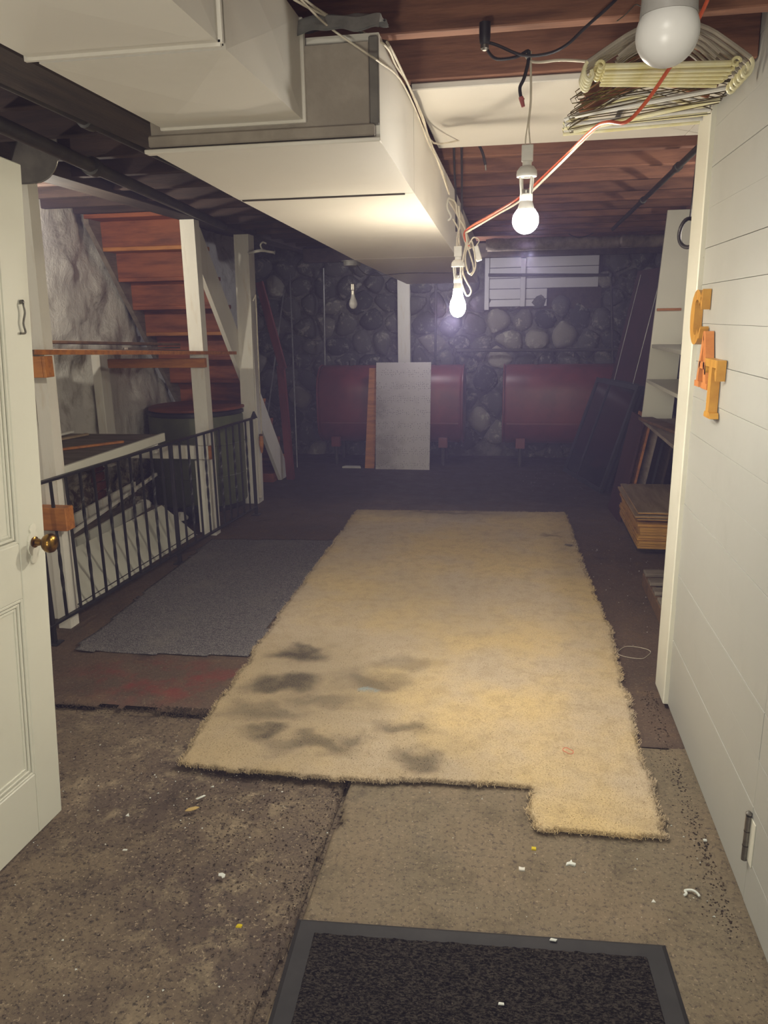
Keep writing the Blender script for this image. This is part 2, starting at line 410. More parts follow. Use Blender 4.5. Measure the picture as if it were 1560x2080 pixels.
    def build(s, name, m, parent=None, org=None):
        if org is None:
            org = tuple(parent.matrix_world.translation) if parent is not None else (0, 0, 0)
            if parent is None:
                lo = [min(p[i] for p in s.v) for i in range(3)]; hi = [max(p[i] for p in s.v) for i in range(3)]
                org = ((lo[0]+hi[0])/2, (lo[1]+hi[1])/2, lo[2])
        me = s.mesh(name, m, org); o = bpy.data.objects.new(name, me); COL.objects.link(o)
        if parent is not None: o.parent = parent
        else: o.location = org; o.matrix_world = Matrix.Translation(org)
        if parent is not None:
            wp = parent.matrix_world.translation; o.location = Vector(org)-wp; o.matrix_world = Matrix.Translation(org)
        return o

def tag(o, label, cat, group=None, kind=None):
    o['label'] = label; o['category'] = cat
    if group: o['group'] = group
    if kind: o['kind'] = kind
    return o
def thing(name, label, cat, loc, group=None):
    o = bpy.data.objects.new(name, None); COL.objects.link(o); o.location = loc; o.matrix_world = Matrix.Translation(loc)
    o.empty_display_size = .05
    return tag(o, label, cat, group)
def struct(o): o['kind'] = 'structure'; return o
def sempty(name, loc=(0, 0, 0)):
    o = bpy.data.objects.new(name, None); COL.objects.link(o); o.location = loc; o.matrix_world = Matrix.Translation(loc); o['kind'] = 'structure'; return o
def copy_part(src, parent, loc, rot=None, scale=None):
    c = src.copy(); COL.objects.link(c); c.parent = parent; c.location = loc
    if rot is not None: c.rotation_euler = rot
    if scale is not None: c.scale = scale
    return c
def smooth(pts, n=6):
    """Catmull-Rom through the points"""
    P = [Vector(p) for p in pts]; out = []
    for i in range(len(P)-1):
        p0 = P[max(i-1, 0)]; p1 = P[i]; p2 = P[i+1]; p3 = P[min(i+2, len(P)-1)]
        for k in range(n):
            t = k/n; out.append(.5*((2*p1)+(p2-p0)*t+(2*p0-5*p1+4*p2-p3)*t*t+(3*p1-p0-3*p2+p3)*t**3))
    out.append(P[-1]); return out
def grid_mesh(name, m, V, F, parent, org, smooth_=True):
    me = bpy.data.meshes.new(name); V = np.asarray(V, dtype=np.float32)-np.array(org, dtype=np.float32); F = np.asarray(F, dtype=np.int32)
    k = F.shape[1]
    me.vertices.add(len(V)); me.vertices.foreach_set('co', V.ravel())
    me.loops.add(F.size); me.loops.foreach_set('vertex_index', F.ravel())
    me.polygons.add(len(F)); me.polygons.foreach_set('loop_start', np.arange(0, F.size, k, dtype=np.int32))
    me.polygons.foreach_set('use_smooth', np.full(len(F), smooth_)); me.materials.append(m); me.update(calc_edges=True); me.validate()
    o = bpy.data.objects.new(name, me); COL.objects.link(o)
    if parent is not None: o.parent = parent; o.location = Vector(org)-parent.matrix_world.translation
    else: o.location = org
    return o
def inpoly(x, y, poly):
    r = np.zeros(x.shape, bool); n = len(poly)
    for i in range(n):
        x0, y0 = poly[i]; x1, y1 = poly[(i+1) % n]
        c = ((y0 > y) != (y1 > y)) & (x < (x1-x0)*(y-y0)/(y1-y0+1e-12)+x0); r ^= c
    return r
def vnoise(x, y, sc, seed=0):
    """smooth value noise on arrays"""
    x = x*sc+seed*17.3; y = y*sc+seed*9.1; xi = np.floor(x); yi = np.floor(y); fx = x-xi; fy = y-yi
    fx = fx*fx*(3-2*fx); fy = fy*fy*(3-2*fy)
    def h(a, b): v = np.sin(a*127.1+b*311.7)*43758.5453; return v-np.floor(v)
    return (h(xi, yi)*(1-fx)+h(xi+1, yi)*fx)*(1-fy)+(h(xi, yi+1)*(1-fx)+h(xi+1, yi+1)*fx)*fy

# ================================================================ SETTING
XL, XR, XR2, YB, YF, ZC = -3.22, 0.66, 1.75, 9.0, -1.6, 2.52
# ---- floor: earth bed under three slabs
floor = MB().box(-3.6, 2.0, YF-.2, YB+.3, -.14, -.045).build('floor', M['slab_rough']); struct(floor)
def slab(poly, res, z0, amp, mat, seed):
    xs = [p[0] for p in poly]; ys = [p[1] for p in poly]
    nx = int((max(xs)-min(xs))/res)+1; ny = int((max(ys)-min(ys))/res)+1
    gx = np.linspace(min(xs), max(xs), nx+1); gy = np.linspace(min(ys), max(ys), ny+1)
    X, Y = np.meshgrid(gx, gy, indexing='ij')
    cx = (X[:-1, :-1]+X[1:, 1:])/2; cy = (Y[:-1, :-1]+Y[1:, 1:])/2
    jit = (vnoise(cx, cy, 9, seed)-.5)*.045+(vnoise(cx, cy, 40, seed)-.5)*.02
    keep = inpoly(cx+jit, cy+jit[::-1, ::-1]*0+jit, poly)
    Z = z0+(vnoise(X, Y, 2.2, seed)-.5)*amp+(vnoise(X, Y, 9, seed+1)-.5)*amp*.5+(vnoise(X, Y, 45, seed+2)-.5)*amp*.35
    Z = np.minimum(Z, z0+amp*.25)
    idx = np.arange((nx+1)*(ny+1)).reshape(nx+1, ny+1)
    F = np.stack([idx[:-1, :-1], idx[1:, :-1], idx[1:, 1:], idx[:-1, 1:]], -1)[keep]
    # border vertices drop to the bed
    cnt = np.zeros(idx.size, int); np.add.at(cnt, F.ravel(), 1)
    Zr = Z.ravel(); edge = (cnt > 0) & (cnt < 4); Zr[edge] -= .02
    V = np.stack([X.ravel(), Y.ravel(), Zr], -1)
    used = cnt > 0; mp = -np.ones(idx.size, int); mp[used] = np.arange(used.sum())
    o = grid_mesh('concrete_slab', mat, V[used], mp[F], floor, (0, 0, -.045 if False else 0))
    o.location = Vector((0, 0, 0))-floor.matrix_world.translation
    return o
XS = -.555
slab([(-3.4, YF), (XS-.008, YF), (XS-.008, 2.73), (-3.4, 2.73)], .011, -.012, .012, M['slab_rough'], 3)
slab([(XS+.008, YF), (1.8, YF), (1.8, 2.76), (XS+.008, 2.76)], .011, 0.0, .006, M['slab_main'], 5)
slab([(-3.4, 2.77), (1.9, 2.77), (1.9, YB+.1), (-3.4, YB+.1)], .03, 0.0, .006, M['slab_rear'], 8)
# crumbs and grit along the joints
def grit(name, n, fx, mat, parent=None, smin=.002, smax=.007):
    V = []; F = []
    T = np.array([(1, 0, 0), (-.6, .8, 0), (-.5, -.8, 0), (0, 0, .9)])
    TF = np.array([(0, 1, 3), (1, 2, 3), (2, 0, 3)])
    P = np.array([fx() for _ in range(n)]); s = rng.uniform(smin, smax, n); a = rng.uniform(0, 6.28, n)
    c, d = np.cos(a), np.sin(a)
    Vx = (T[None, :, 0]*c[:, None]-T[None, :, 1]*d[:, None])*s[:, None]*rng.uniform(.7, 1.5, n)[:, None]+P[:, 0:1]
    Vy = (T[None, :, 0]*d[:, None]+T[None, :, 1]*c[:, None])*s[:, None]+P[:, 1:2]
    Vz = T[None, :, 2]*s[:, None]+P[:, 2:3]-.0015
    V = np.stack([Vx, Vy, Vz], -1).reshape(-1, 3); F = (TF[None]+4*np.arange(n)[:, None, None]).reshape(-1, 3)
    return grid_mesh(name, mat, V, F, parent, (0, 0, 0), False)
R = random.random; G = random.gauss
g = grit('dirt_crumbs', 5200, lambda: random.choice([
    (XS+G(0, .03)-.01, 1.0+1.6*R(), -.008), (-.85+G(0, .2), 2.0+G(0, .22), -.01), (-2.0+1.0*R(), 2.745+G(0, .014), -.008),
    (-2.2+1.65*R(), 1.0+1.5*R(), -.01), (-1.33+G(0, .09), 2.76+G(0, .03), -.002), (.63-abs(G(0, .035)), 1.2+2*R(), .001)]), simple('dark_grit', '#2a2119', '#4c3e2f', 9, .9), None, .0012, .0045)
tag(g, 'dark crumbs of dirt and broken concrete along the floor joints', 'dirt', kind='stuff')
g = grit('pale_flakes', 380, lambda: random.choice([(-1.2+G(0, .3), 2.35+G(0, .22), -.006), (.9*R()-.3, 1.8+.7*R(), .002), (.7+G(0, .1), 3.6+2*R(), .002),
    (.35+G(0, .2), 7.6+G(0, .3), .002), (-1.8+1.2*R(), 1.2+1.3*R(), -.006)]), M['chip'], None, .001, .004)
tag(g, 'tiny pale paint flakes scattered over the concrete', 'flakes', kind='stuff')

# ---- back wall of rounded field stones
wall_back = MB().box(XL-.2, XR2+.2, YB, YB+.25, -.1, ZC+.1).build('wall_back', M['mortar']); struct(wall_back)
def clip(poly, nx, ny, d):
    out = []
    for i in range(len(poly)):
        a = poly[i]; b = poly[(i+1) % len(poly)]; da = a[0]*nx+a[1]*ny-d; db = b[0]*nx+b[1]*ny-d
        if da <= 0: out.append(a)
        if da*db < 0: t = da/(da-db); out.append((a[0]+(b[0]-a[0])*t, a[1]+(b[1]-a[1])*t))
    return out
def stones(x0, x1, z0, z1, sx, sz, place, parent, seed, hole=None, light=lambda x, z: False):
    rr = random.Random(seed); S = []; row = 0; z = z0
    while z < z1+sz:
        x = x0-sx+(row % 2)*sx*.5
        while x < x1+sx:
            S.append((x+rr.uniform(-.3, .3)*sx, z+rr.uniform(-.3, .3)*sz)); x += sx
        z += sz; row += 1
    for i, p in enumerate(S):
        if not (x0-.02 < p[0] < x1+.02 and z0-.02 < p[1] < z1+.02): continue
        if hole and hole(p[0], p[1]): continue
        poly = [(p[0]-.4, p[1]-.4), (p[0]+.4, p[1]-.4), (p[0]+.4, p[1]+.4), (p[0]-.4, p[1]+.4)]
        for j, q in enumerate(S):
            if j == i: continue
            dx, dy = q[0]-p[0], q[1]-p[1]; L = math.hypot(dx, dy)
            if L > .75: continue
            poly = clip(poly, dx/L, dy/L, (p[0]*dx+p[1]*dy)/L+L/2-.008)
            if not poly: break
        if len(poly) < 3: continue
        for _ in range(2):
            q = []
            for k in range(len(poly)):
                a, b = poly[k], poly[(k+1) % len(poly)]
                q += [(a[0]*.75+b[0]*.25, a[1]*.75+b[1]*.25), (a[0]*.25+b[0]*.75, a[1]*.25+b[1]*.75)]
            poly = q
        if len(poly) > 20: poly = poly[::2]
        cx = sum(a[0] for a in poly)/len(poly); cz = sum(a[1] for a in poly)/len(poly); n = len(poly)
        dep = rr.uniform(.03, .085); vs = []; fs = []
        tx, tz = rr.uniform(-.25, .25), rr.uniform(-.25, .25)
        jit = [rr.uniform(.93, 1.05) for _ in range(n)]
        for (k, h) in ((1, -.03), (.97, .25), (.82, .72), (.5, .95)):
            for m_, (a, b) in enumerate(poly):
                u = cx+(a-cx)*k*jit[m_]; w = cz+(b-cz)*k*jit[m_]
                hh = dep*(h+(tx*(u-cx)+tz*(w-cz))*2*(h > .2))+rr.uniform(-.004, .004)
                vs.append(place(u, w, hh))
        vs.append(place(cx, cz, dep))
        for r_ in range(3):
            for m_ in range(n): fs.append((r_*n+m_, r_*n+(m_+1) % n, (r_+1)*n+(m_+1) % n, (r_+1)*n+m_))
        for m_ in range(n): fs.append((3*n+m_, 3*n+(m_+1) % n, 4*n))
        mb = MB().add(vs, fs, True); mb.build('stone', M['stone_light'] if light(cx, cz) or rr.random() < .13 else M['stone'], parent)
stones(XL, XR2, .02, 2.2, .285, .215, lambda u, w, h: (u, YB-h, w), wall_back, 11,
       hole=lambda x, z: (-.4 < x < .9 and 1.78 < z < 2.3), light=lambda x, z: (-.1 < x < .9 and 1.3 < z < 1.72 and (x*7+z*5) % 1 < .55))
# boarded basement window
w1 = sempty('window_1', (.25, YB-.03, 1.7))
MB().box(-.36, .9, YB-.03, YB+.02, 1.66, 2.24).build('window_backing', M['dark_wood'], w1)
zz = 1.69
for k in range(5):
    h = .112 if k else .08
    x1 = .86 if zz > 1.77 else .32
    MB().box(-.31, .03, YB-.062, YB-.035, zz+.003, zz+h-.003, c=.003).build('plank', M['whitewin'], w1)
    MB().box(.085, x1, YB-.062, YB-.035, zz+.003, zz+h-.003, c=.003).build('plank', M['whitewin'], w1)
    zz += h
MB().box(.03, .085, YB-.085, YB-.035, 1.69, 2.2, c=.004).build('batten', M['whitewin'], w1)
MB().box(-.36, -.31, YB-.085, YB-.035, 1.66, 2.22, c=.004).build('batten', M['whitewin'], w1)

# ---- left wall: rough whitewashed plaster over rubble
def plaster_wall():
    res = .035; ys = np.arange(YF, YB+.05, res); zs = np.arange(-.05, ZC+.03, res)
    Y, Z = np.meshgrid(ys, zs, indexing='ij')
    D = (vnoise(Y, Z, 2.4, 1)-.5)*.11+(vnoise(Y, Z, 7, 2)-.5)*.05+(vnoise(Y, Z, 20, 3)-.5)*.02
    low = np.clip((.62-Z)/.25, 0, 1); D += low*((vnoise(Y, Z, 11, 5)-.6)*.10)
    X = XL+np.clip(D, -.09, .05)
    idx = np.arange(Y.size).reshape(Y.shape)
    F = np.stack([idx[:-1, :-1], idx[1:, :-1], idx[1:, 1:], idx[:-1, 1:]], -1).reshape(-1, 4)
    return grid_mesh('wall_left', M['plaster'], np.stack([X.ravel(), Y.ravel(), Z.ravel()], -1), F, None, (0, 0, 0))
wall_left = struct(plaster_wall())
for i in range(6):
    for j in range(1):
        MB().box(XL+.0, XL+.062, 5.33+.012*(i % 2), 5.47+.012*(i % 2), .1+i*.075, .165+i*.075, c=.006).build('brick', M['brick'], wall_left)
struct(MB().box(XL-.3, XL-.12, YF-.2, YB+.3, -.1, ZC+.1).build('wall_left_core', M['mortar'])).name = 'wall_outer_left'
# ---- right: far bay wall, and the plank wall with its corner trim
struct(MB().box(XR2, XR2+.15, 3.1, YB+.2, -.1, ZC+.1).build('wall_far_right', M['mortar']))
wr = sempty('wall_right', (XR+.05, 2.0, 0))
MB().box(XR+.022, XR+.09, YF, 3.2, 0, ZC).build('wall_core', M['plank'], wr)
PZ = [.02, .16, .31, .45, .59, .74, .88, 1.02, 1.16, 1.295, 1.425, 1.56, 1.695, 1.82, 1.955, 2.09, 2.22, 2.36, 2.5]
for i in range(len(PZ)-1):
    dz = .0004 if i % 3 else .0011
    MB().box(XR-.0012*(i % 2), XR+.024, 1.9385, 3.075, PZ[i]+dz, PZ[i+1]-dz, c=.0006).build('plank', M['plank'], wr)
    MB().box(XR-.001, XR+.024, .55, 1.935, PZ[i]+dz+.0, PZ[i+1]-dz, c=.0006).build('plank', M['plank'], wr)
    MB().box(XR, XR+.024, YF, .545, PZ[i]+dz, PZ[i+1]-dz, c=.002).build('plank', M['plank'], wr)
t1 = MB().box(XR-.02, XR+.004, 3.05, 3.235, .02, ZC, c=.004); struct(t1.build('trim_1', M['paint']))
t2 = MB().box(XR-.012, XR+.10, 3.205, 3.23, .02, ZC, c=.003); struct(t2.build('trim_2', M['paint']))
# wall behind the photographer and the wall across the far bay, both closing the room
struct(MB().box(-3.5, 2.0, YF-.15, YF, -.1, ZC+.1).build('wall_front', M['plank']))
struct(MB().box(XR+.1, XR2+.1, 3.1, 3.16, -.1, ZC+.1).build('wall_bay_front', M['dark_wood'])).name = 'wall_bay'

# ---- ceiling: subfloor on joists
ceiling = MB().box(-3.6, 2.0, YF-.2, YB+.3, ZC, ZC+.06).build('ceiling', M['subfloor']); struct(ceiling)
yy = -1.0; jy = []
while yy < 8.9: jy.append(yy); yy += .405
jy = [y+.38-.015 for y in jy]
for y in jy:
    if y > YB-.15: continue
    xr = XR-.002 if y < 3.2 else XR2
    MB().box(-.75, xr, y-.024, y+.024, 2.3, ZC-.002, c=.003).build('joist', M['joist'], ceiling)
    MB().box(-2.2, -.752, y-.024, y+.024, 2.3, ZC-.002, c=.003).build('joist', M['joist_shaded'], ceiling)
    if y < 5.4: MB().box(-3.15, -2.36, y-.024, y+.024, 2.34, ZC-.002, c=.003).build('joist', M['joist_shaded'], ceiling)
# header over the stair and a rim beam at the far end
MB().box(-3.18, -2.2, 5.46, 5.50, 2.36, ZC-.002, c=.003).build('stair_header', M['joist_shaded'], ceiling)
rim = MB().box(-2.2, XR2, 8.1, 8.2, 2.16, 2.3, c=.004).build('beam', M['dark_wood'], ceiling)
girder = MB().box(-2.36, -2.2, 2.2, YB-.05, 2.285, ZC-.005, c=.004).build('girder', M['dark_wood'], ceiling)

# white board panel nailed under the joists
o = MB().box(-.34, XR-.022, 2.6, 3.465, 2.278, 2.298, c=.003).box(XR-.022, .80, 3.237, 3.465, 2.278, 2.298).build('ceiling_panel', M['duct']); MBX = None; tag(o, 'white painted board nailed flat under the brown joists', 'ceiling panel')
# ---- girder posts
def post(x0, x1, y0, y1, z1, label, lean=0.0, lab2=None):
    mb = MB(); mb.hexa([(x0, y0, 0), (x1, y0, 0), (x1, y1, 0), (x0, y1, 0)], [(x0+lean, y0, z1), (x1+lean, y0, z1), (x1+lean, y1, z1), (x0+lean, y1, z1)])
    return mb
root = thing('support_post', 'white painted wooden post nearest the panelled door, under the galvanised plate', 'post', (-2.34, 3.56, 0))
post(-2.395, -2.325, 3.52, 3.60, 2.28, '', .06).build('post_shaft', M['lumber_white'], root)
MB().box(-2.42, -2.375, 3.53, 3.6, .05, 1.35).build('side_board', M['lumber_white'], root)
root = thing('support_post', 'white painted wooden post carrying the shelf end, beside the green tank', 'post', (-2.26, 5.4, 0))
post(-2.33, -2.225, 5.36, 5.45, 2.28, '').build('post_shaft', M['lumber_white'], root)
MB().box(-2.36, -2.33, 5.37, 5.44, .02, .58, c=.003).build('side_board', M['lumber_white'], root)
root = thing('support_post', 'thick white post with a hook bracket and a hanging conduit, farthest of the left row', 'post', (-2.28, 6.47, 0))
post(-2.36, -2.235, 6.4, 6.54, 2.28, '', .04).build('post_shaft', M['lumber_white'], root)
MB().box(-2.235, -2.21, 6.42, 6.47, .05, 1.85, c=.002).build('side_board', M['lumber_white'], root)
MB().tube([(-2.19, 6.42, 1.75), (-2.165, 6.42, 1.8), (-2.165, 6.42, 1.7), (-2.18, 6.42, .62)], .006).build('cable', M['cord_white'], root)
# centre post at the duct end
_a, _b = W(808, 650, 'y', 8.9).x, W(833, 650, 'y', 8.9).x
o = MB().box(_a, _b, 8.88, 8.96, 0, 2.3, c=.004).build('support_post', M['lumber_white']); tag(o, 'white post behind the perforated board at the duct end', 'post')

# ================================================================ DUCTS
feed = thing('feed_duct', 'boxy white painted sheet metal duct at upper left with creased panels', 'duct', (-.7, 1.2, 2.05))
def creased(p, nrm, h, mb):
    """sheet panel with a shallow cross break"""
    c = sum((Vector(q) for q in p), Vector())/4+Vector(nrm)*h
    mb.add([*p, c], [(0, 1, 4), (1, 2, 4), (2, 3, 4), (3, 0, 4)])
x0, x1, zb, zt = -.865, -.51, 2.055, 2.27
for (ya, yb) in ((.25, .88), (.9, 1.395), (1.425, 1.925)):
    mb = MB()
    creased([(x0, ya, zb), (x0, yb, zb), (x1, yb, zb), (x1, ya, zb)], (0, 0, -1), .012, mb)
    creased([(x1, ya, zb), (x1, yb, zb), (x1, yb, zt), (x1, ya, zt)], (1, 0, 0), .010, mb)
    creased([(x0, yb, zb), (x0, ya, zb), (x0, ya, zt), (x0, yb, zt)], (-1, 0, 0), .010, mb)
    mb.add([(x0, ya, zt), (x1, ya, zt), (x1, yb, zt), (x0, yb, zt)], [(0, 1, 2, 3)])
    mb.add([(x0, ya, zb), (x1, ya, zb), (x1, ya, zt), (x0, ya, zt)], [(0, 1, 2, 3)])
    mb.build('duct_section', M['duct'], feed)
for yj in (.89, 1.41):
    MB().box(x0+.004, x1-.004, yj-.016, yj+.016, zb+.006, zt-.004).build('seam', M['dark_gap'], feed)
    MB().box(x0-.006, x1+.004, yj-.022, yj-.014, zb-.006, zb+.004).box(x1-.004, x1+.008, yj-.022, yj-.014, zb, zt).build('drive_cleat', M['duct'], feed)
MB().box(x0-.004, x1+.008, 1.925, 1.945, zb-.006, zt, c=.002).build('collar', M['duct'], feed)

main = thing('main_duct', 'long white painted rectangular duct running to the back wall', 'duct', (-.63, 4.5, 1.9))
st = [(1.95, -.905, -.33, 2.005, 2.235), (2.62, -.92, -.335, 1.985, 2.235), (4.4, -.905, -.335, 1.915, 2.235), (7.5, -1.03, -.37, 1.9, 2.235)]
for k in range(3):
    a, b = st[k], st[k+1]; e = .004
    mb = MB().hexa([(a[1], a[0]+e, a[3]), (a[2], a[0]+e, a[3]), (b[2], b[0]-e, b[3]), (b[1], b[0]-e, b[3])],
                   [(a[1], a[0]+e, a[4]), (a[2], a[0]+e, a[4]), (b[2], b[0]-e, b[4]), (b[1], b[0]-e, b[4])])
    mb.build('duct_section', M['duct'], main)
a = st[1]; MB().box(a[1]+.01, a[2]-.03, a[0]-.006, a[0]+.006, a[3]-.004, a[3]+.02).build('seam', M['dark_gap'], main)
MB().box(-.9, -.352, 1.938, 1.952, 2.03, 2.215, c=.002).build('end_cap', M['duct_end'], main)
MB().box(-.905, -.34, 1.93, 1.954, 2.014, 2.04, c=.003).build('end_flange', M['duct_end'], main)
MB().box(-.352, -.33, 1.94, 1.955, 2.04, 2.225, c=.002).build('corner_strip', M['dull_sheet'], main)
MB().box(-.915, -.325, 1.925, 1.952, 1.999, 2.009, c=.002).build('lip', M['duct'], main)
# crumpled sheet over the duct end
def crumple():
    nx, ny = 26, 10; V = []; F = []
    for i in range(nx+1):
        for j in range(ny+1):
            u = i/nx; v = j/ny; x = -.53+u*.21; y = 1.90+v*.16
            z = 2.232+.048*v**.45+.010*math.sin(u*3.1)+.012*mnoise.noise(Vector((x*20, y*20, 0)))-.012*(v < .05)
            V.append((x, y, z))
    for i in range(nx):
        for j in range(ny): a_ = i*(ny+1)+j; F.append((a_, a_+ny+1, a_+ny+2, a_+1))
    MB().add(V, F, False).add([(p[0], p[1], p[2]+.004) for p in V], [f[::-1] for f in F]).build('loose_sheet', M['galv'], main)
crumple()

# pipes and dark beam left of the duct
def pipe_thing(label, pts, r, mat, fit=()):
    root = thing('ceiling_pipe', label, 'pipe', tuple(pts[0]))
    MB().tube(pts, r, 12).build('pipe_run', mat, root)
    for q in fit:
        d = (Vector(pts[-1])-Vector(pts[0])).normalized(); c = Vector(pts[0]).lerp(Vector(pts[-1]), q)
        MB().tube([c-d*.03, c-d*.028, c+d*.028, c+d*.03], [r, r*1.45, r*1.45, r], 12).build('coupling', mat, root)
    return root
pipe_thing('dark pipe closest to the white duct under the joists', [(-1.06, 1.2, 2.26), (-1.1, 7.6, 2.2)], .022, M['black_pipe'], (.22, .5))
pipe_thing('greenish black pipe running under the joists midway between duct and girder', [(-1.42, 1.3, 2.262), (-1.50, 7.9, 2.22)], .019, M['black_pipe'], (.2, .45))
pipe_thing('thick dark pipe running under the joists closest to the girder', [(-1.62, 1.5, 2.255), (-2.1, 5.6, 2.255)], .028, M['black_pipe'], (.45,))
o = MB().box(-1.33, -1.15, 1.3, 7.8, 2.2, 2.298, c=.004).build('wooden_beam', M['dark_wood']); tag(o, 'dark wooden beam beside the white duct under the joists', 'beam')

# galvanised plate in front of the nearest post
pl = [(-.66, .0), (-.66, .31), (.0, .31), (.0, .12)]+[(-.12+.12*math.cos(a), .12-.12*math.sin(a)) for a in np.linspace(.1, PI/2, 8)]
mt = Matrix(((1, 0, 0, -1.975), (0, 0, 1, 3.32), (0, 1, 0, 2.195), (0, 0, 0, 1)))
root = thing('metal_plate', 'grey galvanised sheet with a rounded corner hanging above the nearest white post', 'metal plate', (-2.3, 3.33, 2.195))
MB().prism(pl, .004, mt).build('sheet', M['dull_sheet'], root)
rimp = [W_ for W_ in [(-2.635, 3.319, 2.197)]+[(-1.975+u, 3.319, 2.195+v) for u, v in reversed(pl[3:])]+[(-1.975, 3.319, 2.5)]]
MB().tube(rimp, .003, 6).build('folded_rim', M['steel'], root)

# ================================================================ STAIR
stair = thing('basement_stair', 'steep wooden stair seen from below with orange brown risers', 'stair', (-2.8, 6.8, 0))
RISE, RUN, NS = .215, .197, 11
YS0 = 7.72
for k in range(NS):
    zt_ = RISE*(k+1); yk = YS0-RUN*k
    MB().box(XL+.07, -2.37, yk-.012, yk+.01, zt_-RISE+.0, zt_-.03, c=.002).build('riser', M['riser'], stair)
    MB().box(XL+.07, -2.37, yk-RUN-.012, yk+.035, zt_-.03, zt_, c=.003).build('tread', M['riser'] if k % 3 else M['orange_wood'], stair)
def stringer(x, w, mat, name, y0=7.72, z0=.0, y1=5.68, z1=2.27, hh=.2):
    s_ = (z1-z0)/(y1-y0); a = math.hypot(y1-y0, z1-z0)
    # parallelogram plumb cut at the top, level at the floor
    poly = [(y0+.02, 0), (y0-.30, 0), (y1-.14, z1-.13), (y1-.14, z1+.0), (y1+.05, z1)]
    mb = MB().prism([(y, z) for y, z in poly], w, Matrix(((0, 0, 1, x), (1, 0, 0, 0), (0, 1, 0, 0), (0, 0, 0, 1))))
    return mb.build(name, mat, stair)
stringer(-2.37, .035, M['lumber_white'], 'stringer')
mb = MB().prism([(7.68, .1), (7.57, .1), (5.57, 2.3), (5.57, 2.42), (5.68, 2.42)], .04, Matrix(((0, 0, 1, XL+.05), (1, 0, 0, 0), (0, 1, 0, 0), (0, 0, 0, 1))))
mb.build('stringer', M['grey_board'], stair)
MB().box(XL+.04, -2.38, 7.3, 7.72, 0.0, .09, c=.003).build('bottom_step', M['riser'], stair)

# red painted braces behind post three
o = MB().bar((-2.47, 7.45, 1.95), (-2.27, 7.45, 1.12), .075, .04, up=(0, 1, 0), c=.003).build('red_brace', M['redpaint']); tag(o, 'dark red painted board slanting down behind the thick white post', 'board')
o = MB().bar((-2.30, 7.47, 1.15), (-2.25, 7.47, 0.0), .075, .06, up=(0, 1, 0), c=.003).build('red_upright', M['redpaint']); tag(o, 'dark red upright board on the floor before the stone wall', 'board')
for (a_, b_, lb) in (((-2.36, 8.1, 0), (-2.55, 8.8, 2.1), 'thin grey metal rod leaning in the far left corner'), ((-2.75, 8.0, 0), (-2.62, 8.8, 1.95), 'second thin pale rod leaning left of the first in the far left corner')):
    o = MB().tube([a_, b_], .009, 8).build('metal_rod', M['conduit']); tag(o, lb, 'rod')

# ================================================================ SHELVES, COUNTER, LEFT BAY
fl, fr = W(58, 712, 'y', 3.44), W(470, 715, 'y', 5.98); bl, br = W(60, 672, 'y', 4.7), W(335, 700, 'y', 6.15)
fl.x = -2.30; 
root = thing('wall_shelf', 'brown board shelf crossing the white posts under the stair', 'shelf', ((fl.x+bl.x)/2, 4.8, 1.4))
T = Vector((0, 0, .022))
P = [Vector((-2.285, 3.44, 1.475)), Vector((-2.2, 5.95, 1.355)), Vector((-2.85, 6.0, 1.375)), Vector((-3.17, 4.6, 1.44)), ]
P3 = Vector((-3.17, 3.5, 1.5))
mb = MB(); pts = [P[0], P[1], P[2], P[3], P3]
vs = [p-T for p in pts]+pts; n = 5
mb.add(vs, [(4, 3, 2, 1, 0), (5, 6, 7, 8, 9)]+[(i, (i+1) % n, (i+1) % n+n, i+n) for i in range(n)]); mb.build('shelf_board', M['brown_board'], root)
MB().bar(P[0]+Vector((.004, 0, -.011)), P[1]+Vector((.004, 0, -.011)), .012, .024).build('front_strip', M['orange_wood'], root)
MB().box(-2.9, -2.228, 3.40, 3.44, 1.345, 1.445, c=.002).build('cleat', M['orange_wood'], root)
MB().box(-2.227, -2.212, 3.40, 3.47, 1.345, 1.445, c=.002).build('cleat_end', M['orange_wood'], root)
MB().box(-2.95, -2.2, 5.31, 5.352, 1.27, 1.335, c=.002).build('cleat', M['orange_wood'], root)
o = MB().bar(W(255, 708, 'y', 4.9), W(362, 706, 'y', 5.7), .035, .012).build('paper_roll', M['grey_board']); tag(o, 'long grey strip of board lying on the upper shelf', 'strip')
o = MB().bar((-2.9, 4.1, 1.50), (-2.55, 5.5, 1.43), .22, .018, c=.002).build('loose_board', M['brown_board']); tag(o, 'loose dark brown board lying on the upper shelf', 'board')
# crossed block on the first post
o = MB().box(-2.42, -2.225, 3.44, 3.515, .57, .69, c=.003).build('wood_block', M['orange_wood']); tag(o, 'raw orange pine block fixed across the nearest white post behind the railing', 'wood block')
